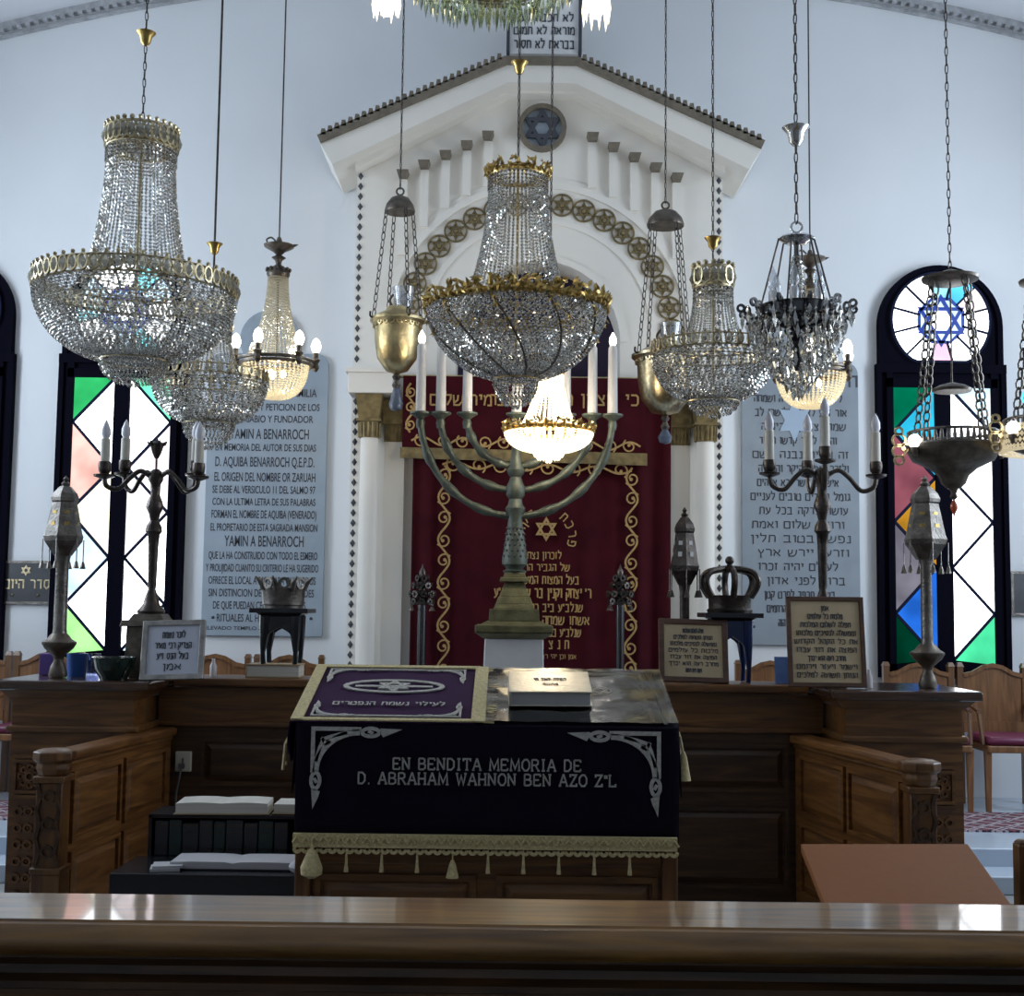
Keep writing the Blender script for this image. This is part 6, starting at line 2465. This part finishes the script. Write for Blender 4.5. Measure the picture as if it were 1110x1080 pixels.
# 8: black wrought chandelier with clear candle bulbs
def black_chandelier():
    px, Y = 864, 6.8
    q = at(px, 338, Y)
    t = thing('black_scroll_chandelier', 'blackened silver scroll chandelier with unlit clear candle bulbs and crystal drops', 'chandelier', q)
    k = K(1, Y)

    def z(py):
        return at(px, py, Y).z - q.z
    m = MB()
    zt = z(262)
    m.lathe([(4 * k, zt - 4 * k), (12 * k, zt - 2 * k), (20 * k, zt + 3 * k), (18 * k, zt + 5 * k), (8 * k, zt + 8 * k), (3 * k, zt + 10 * k)], 16)
    m.tube([(6 * k * cos(2 * pi * i / 16), 0, zt + 16 * k + 6 * k * sin(2 * pi * i / 16)) for i in range(16)], 1.5 * k, 6, True)
    m.build('top_plate', M['silver'], t)
    m = MB()
    for i in range(6):
        a = pi / 3 * i + .05
        m.tube([(20 * k * cos(a), 20 * k * sin(a), zt + 3 * k), (40 * k * cos(a), 40 * k * sin(a), 6 * k)], 1.1 * k, 5)
    m.build('stays', M['pewterd'], t)
    m = MB()
    R = 42 * k
    m.lathe([(R * .97, -10 * k), (R * 1.03, -8 * k), (R, 0), (R * 1.05, 5 * k), (R * .98, 6 * k)], 36)
    for i in range(12):
        a = 2 * pi * i / 12
        X = XF((R * 1.02 * cos(a), R * 1.02 * sin(a), -2 * k), rz=a)
        sp = []
        for j in range(22):
            u = j / 21
            an = 4.2 * pi * (u - .5)
            rr = (5 + 5 * abs(u - .5) * 0 + 0) * k
            sp.append((13 * k * u + 5.5 * k * cos(2.4 * pi * u + pi) + 4 * k, 6.5 * k * sin(2.4 * pi * u + pi)))
        m.ribbon(sp, 2.4 * k, -1.6 * k, 1.6 * k, X=X)
        m.ringxz((19 * k, 5 * k), 2.5 * k, 5 * k, -1.5 * k, 1.5 * k, 10, X=X)
        m.ringxz((0, -12 * k), 3 * k, 5.5 * k, -1.5 * k, 1.5 * k, 10, X=XF((R * cos(a), R * sin(a), 0), rz=a + pi / 2))
    for i in range(6):
        a = pi / 3 * i
        m.tube([(R * cos(a), R * sin(a), -4 * k), (0, 0, -22 * k)], 1.8 * k, 6)
    m.lathe([(2 * k, -66 * k), (7 * k, -56 * k), (3 * k, -46 * k), (9 * k, -34 * k), (5 * k, -22 * k), (8 * k, -10 * k), (3 * k, 6 * k), (3 * k, zt)], 14)
    m.build('scroll_ring', M['blackmetal'], t, smooth=35)
    for i in range(6):
        a = pi / 3 * i + .2
        x, y = 28 * k * cos(a), 28 * k * sin(a)
        m = MB()
        m.lathe([(5 * k, -4 * k), (5 * k, 20 * k), (4 * k, 22 * k)], 12, (x, y, 0))
        h = m.build('candle_tube', M['silver'], t)
        m = MB()
        m.lathe([(3 * k, 21 * k), (6 * k, 28 * k), (5.5 * k, 35 * k), (2 * k, 45 * k), (1e-6, 50 * k)], 12, (x, y, 0))
        m.build('clear_bulb', M['clearbulb'], h)
    m = MB()
    for j in range(12):
        u = j / 11
        zz = 60 * k - 52 * k * u
        for i in range(7):
            a = 2 * pi * i / 7 + j
            m.octa((7 * k * cos(a) * (.5 + .6 * sin(pi * u)), 7 * k * sin(a) * (.5 + .6 * sin(pi * u)), zz), 2.6 * k, 4 * k, None, a)
    for R_, n, z0, L in ((60, 20, -6, 10), (52, 30, -14, 12), (44, 28, -26, 12), (36, 24, -40, 12), (28, 20, -54, 12), (20, 16, -68, 12), (12, 10, -80, 10), (5, 5, -88, 10)):
        for i in range(n):
            a = 2 * pi * i / n + R_
            m.octa((R_ * k * cos(a), R_ * k * sin(a), (z0 + 6) * k), 2.0 * k, 2.6 * k, None, a)
            m.octa((R_ * k * cos(a), R_ * k * sin(a), (z0 - 4) * k), 3.1 * k, L * .75 * k, None, a)
    for i in range(16):
        a = 2 * pi * i / 16
        pts = [(44 * k * cos(a), 44 * k * sin(a), -6 * k), (50 * k * cos(a), 50 * k * sin(a), -30 * k), (38 * k * cos(a), 38 * k * sin(a), -58 * k), (10 * k * cos(a), 10 * k * sin(a), -84 * k)]
        m.strand(spline(pts, 4), 22, 2.2 * k, a)
    m.build('crystal_drops', M['cry'], t, smooth=0)
    hang(t, q, t, zt + 21 * k, M['pewterd'], 145, px=px, link=.07, w=.026, r=.0042, cupmat=M['silver'], cupr=.075)


black_chandelier()


# 10, 11: brass oil lamps on chains either side of the arch
def oil_lamp(px, Y, ycap, yrim, ybot, yfin, Rpx, mat, label):
    q = at(px, yrim, Y)
    t = thing('hanging_oil_lamp', label, 'hanging lamp', q)
    k = K(1, Y)

    def z(py):
        return at(px, py, Y).z - q.z
    zb = z(ybot)
    R = Rpx * k
    m = MB()
    m.lathe([(4 * k, zb), (R * .45, zb + 3 * k), (R * .80, zb * .72), (R * .91, zb * .40), (R * .93, -8 * k), (R * .96, -4 * k), (R * 1.12, 0), (R * 1.12, 3 * k), (R * .95, 4 * k), (R * .8, 8 * k), (R * .5, 12 * k), (R * .45, 16 * k), (R * .2, 17 * k), (1e-6, 17 * k)], 32)
    for i in range(22):
        a = 2 * pi * i / 22
        m.ringxz((0, -4 * k), 1.5 * k, 3.2 * k, -1 * k, 1 * k, 8, X=XF((R * .97 * cos(a), R * .97 * sin(a), 0), rz=a + pi / 2))
    m.build('bowl', mat, t)
    m = MB()
    m.tube(spline([(-5 * k, 0, 15 * k), (-9 * k, 0, 24 * k), (-5 * k, 0, 31 * k)], 5), 1.4 * k, 6)
    m.build('lid_handle', M['bronze'], t)
    m = MB()
    m.lathe([(9 * k, 15 * k), (10.5 * k, 24 * k), (13 * k, 38 * k), (12 * k, 38 * k), (9.5 * k, 24 * k)], 16, (6 * k, 0, 0), cap=False)
    m.build('glass_cup', M['clearbulb'], t)
    m = MB()
    zf = z(yfin)
    m.lathe([(2 * k, zb + 2 * k), (5 * k, zb - 4 * k), (2.5 * k, zb - 8 * k), (5 * k, zb - 13 * k), (3 * k, zb - 17 * k)], 12)
    m.build('finial', M['pewter'], t)
    m = MB()
    m.lathe([(3 * k, zb - 16 * k), (8 * k, zf + 8 * k), (6 * k, zf + 2 * k), (1e-6, zf)], 12)
    m.build('glass_drop', M['blueglass'], t)
    m = MB()
    zc = z(ycap)
    rc = R * .62
    m.lathe([(rc, zc - 9 * k), (rc * 1.02, zc - 7 * k), (rc * .9, zc), (rc * .6, zc + 7 * k), (rc * .2, zc + 10 * k), (2 * k, zc + 11 * k)], 20)
    m.tube([(4 * k * cos(2 * pi * i / 14), 0, zc + 15 * k + 4 * k * sin(2 * pi * i / 14)) for i in range(14)], 1.1 * k, 6, True)
    m.build('dome_cap', M['bronze'], t)
    for i in range(4):
        a = pi / 2 * i + .5
        m = MB()
        m.chain((rc * .95 * cos(a), rc * .95 * sin(a), zc - 8 * k), (R * 1.06 * cos(a), R * 1.06 * sin(a), 2 * k), .065, .022, .0035)
        m.tube(spline([(R * 1.04 * cos(a), R * 1.04 * sin(a), 1 * k), (R * 1.2 * cos(a), R * 1.2 * sin(a), 3 * k), (R * 1.2 * cos(a), R * 1.2 * sin(a), 8 * k)], 4), 1.2 * k, 5)
        m.build('side_chain', M['pewterd'], t)
    hang(t, q, t, zc + 18 * k, M['pewterd'], link=.06, w=.018, r=.003)


oil_lamp(431, 8.6, 222, 349, 405, 446, 27, M['brass'], 'polished brass hanging oil lamp at the left side of the ark arch')
oil_lamp(721, 8.6, 237, 388, 450, 482, 33, M['paleg'], 'hanging oil lamp at the right side of the ark arch, partly hidden')


# 12, 13: bronze lamps at the right
def bronze_lamp(px, Y, ycap, yrim, ybot, Rpx, label, disc=True):
    q = at(px, yrim, Y)
    t = thing('bronze_hanging_lamp', label, 'hanging lamp', q)
    k = K(1, Y)

    def z(py):
        return at(px, py, Y).z - q.z
    zb, zc = z(ybot), z(ycap)
    R = Rpx * k
    m = MB()
    m.lathe([(7 * k, zb), (13 * k, zb + 6 * k), (16 * k, zb + 14 * k), (R * .5, zb + 22 * k), (R * .86, zb * .34), (R * .98, -5 * k), (R, 0), (R * .95, 1 * k), (R * .4, -6 * k)], 36)
    m.build('bowl', M['bronze'], t)
    m = MB()
    for zz in (1, 15):
        m.tube([(R * .94 * cos(2 * pi * i / 40), R * .94 * sin(2 * pi * i / 40), zz * k) for i in range(40)], 1.6 * k, 6, True)
    for i in range(44):
        a = 2 * pi * i / 44
        m.lathe([(1.3 * k, 1 * k), (2.4 * k, 6 * k), (1.3 * k, 14 * k)], 6, (R * .94 * cos(a), R * .94 * sin(a), 0))
    m.build('gallery_rail', M['pewter'], t)
    m = MB()
    m.lathe([(5 * k, zb), (3 * k, zb - 5 * k), (4.5 * k, zb - 9 * k), (1.5 * k, zb - 12 * k)], 10)
    m.build('finial', M['bronze'], t)
    m = MB()
    m.lathe([(1 * k, zb - 12 * k), (4 * k, zb - 18 * k), (4 * k, zb - 22 * k), (1 * k, zb - 28 * k), (1e-6, zb - 32 * k)], 8)
    m.build('red_drop', M['redcap'], t)
    m = MB()
    m.lathe([(20 * k, zc - 6 * k), (30 * k, zc - 2 * k), (31 * k, zc + 1 * k), (16 * k, zc + 5 * k), (3 * k, zc + 10 * k)], 22)
    m.build('cap_disc', M['bronze'], t)
    if disc:
        m = MB()
        zd = z(422)
        m.lathe([(20 * k, zd - 3 * k), (21 * k, zd), (14 * k, zd + 4 * k), (3 * k, zd + 7 * k)], 18)
        m.tube([(0, 0, zd + 6 * k), (0, 0, zc)], 1 * k, 5)
        m.build('smoke_disc', M['bronze'], t)
    for i in range(4):
        a = pi / 2 * i + .35
        m = MB()
        p0 = Vector((24 * k * cos(a), 24 * k * sin(a), zc - 3 * k))
        p1 = Vector((R * .93 * cos(a), R * .93 * sin(a), 14 * k))
        m.chain(p0, p1, .06, .03, .0055)
        m.build('side_chain', M['bronze'], t)
    # scrolled bracket and lit bulbs on the rim
    for i, a in enumerate((pi + .35, -.25, pi / 2)):
        m = MB()
        x, y = R * 1.0 * cos(a), R * 1.0 * sin(a)
        m.lathe([(2 * k, -14 * k), (5 * k, -8 * k), (5 * k, -4 * k), (3 * k, -2 * k)], 10, (x, y, 0))
        h = m.build('bulb_holder', M['bronze'], t)
        m = MB()
        m.ball((x, y, 3 * k), 7.5 * k, 12)
        m.build('lit_bulb', M['bulbon'], h)
    m = MB()
    for dz, r in ((-16, 6), (-6, 8), (6, 8), (16, 5)):
        m.ringxz((-R - 9 * k, dz * k), (r - 2) * k, r * k, -1.5 * k, 1.5 * k, 14)
    m.ringxz((-R - 2 * k, -2 * k), 3 * k, 5 * k, -1.5 * k, 1.5 * k, 12)
    m.build('scroll_handle', M['brass'], t)
    hang(t, q, t, zc + 9 * k, M['pewterd'], link=.06, w=.02, r=.0034)
    return t, q, k


bronze_lamp(1033, 6.6, 302, 484, 530, 50, 'dark bronze bowl lamp with two lit bulbs hanging on four chains before the right window')
t13, q13, k13 = bronze_lamp(1140, 6.3, 305, 470, 515, 52, 'bronze lamp with beaded gallery cut off by the right picture edge', False)
m = MB()
for r_, z_ in ((51, 6), (53, -20)):
    m.tube([(r_ * k13 * cos(2 * pi * i / 36), r_ * k13 * sin(2 * pi * i / 36), z_ * k13) for i in range(36)], 2 * k13, 6, True)
for i in range(60):
    a = 2 * pi * i / 60
    for j in range(4):
        m.octa((52 * k13 * cos(a + .05 * (j % 2)), 52 * k13 * sin(a + .05 * (j % 2)), (2 - 6 * j) * k13), 2.4 * k13, 3.4 * k13)
m.build('crystal_gallery', M['crywarm'], t13, smooth=0)
m = MB()
m.tube(spline([(-30 * k13, -.05, 30 * k13), (-36 * k13, -.05, 36 * k13), (-32 * k13, -.05, 44 * k13), (-26 * k13, -.05, 42 * k13)], 5), 1.6 * k13, 6)
m.tube([(-30 * k13, -.05, 18 * k13), (-24 * k13, -.05, 18 * k13), (-24 * k13, -.05, 26 * k13)], 1.6 * k13, 6)
m.build('blue_light_tube', M['neon'], t13)

flush_texts()
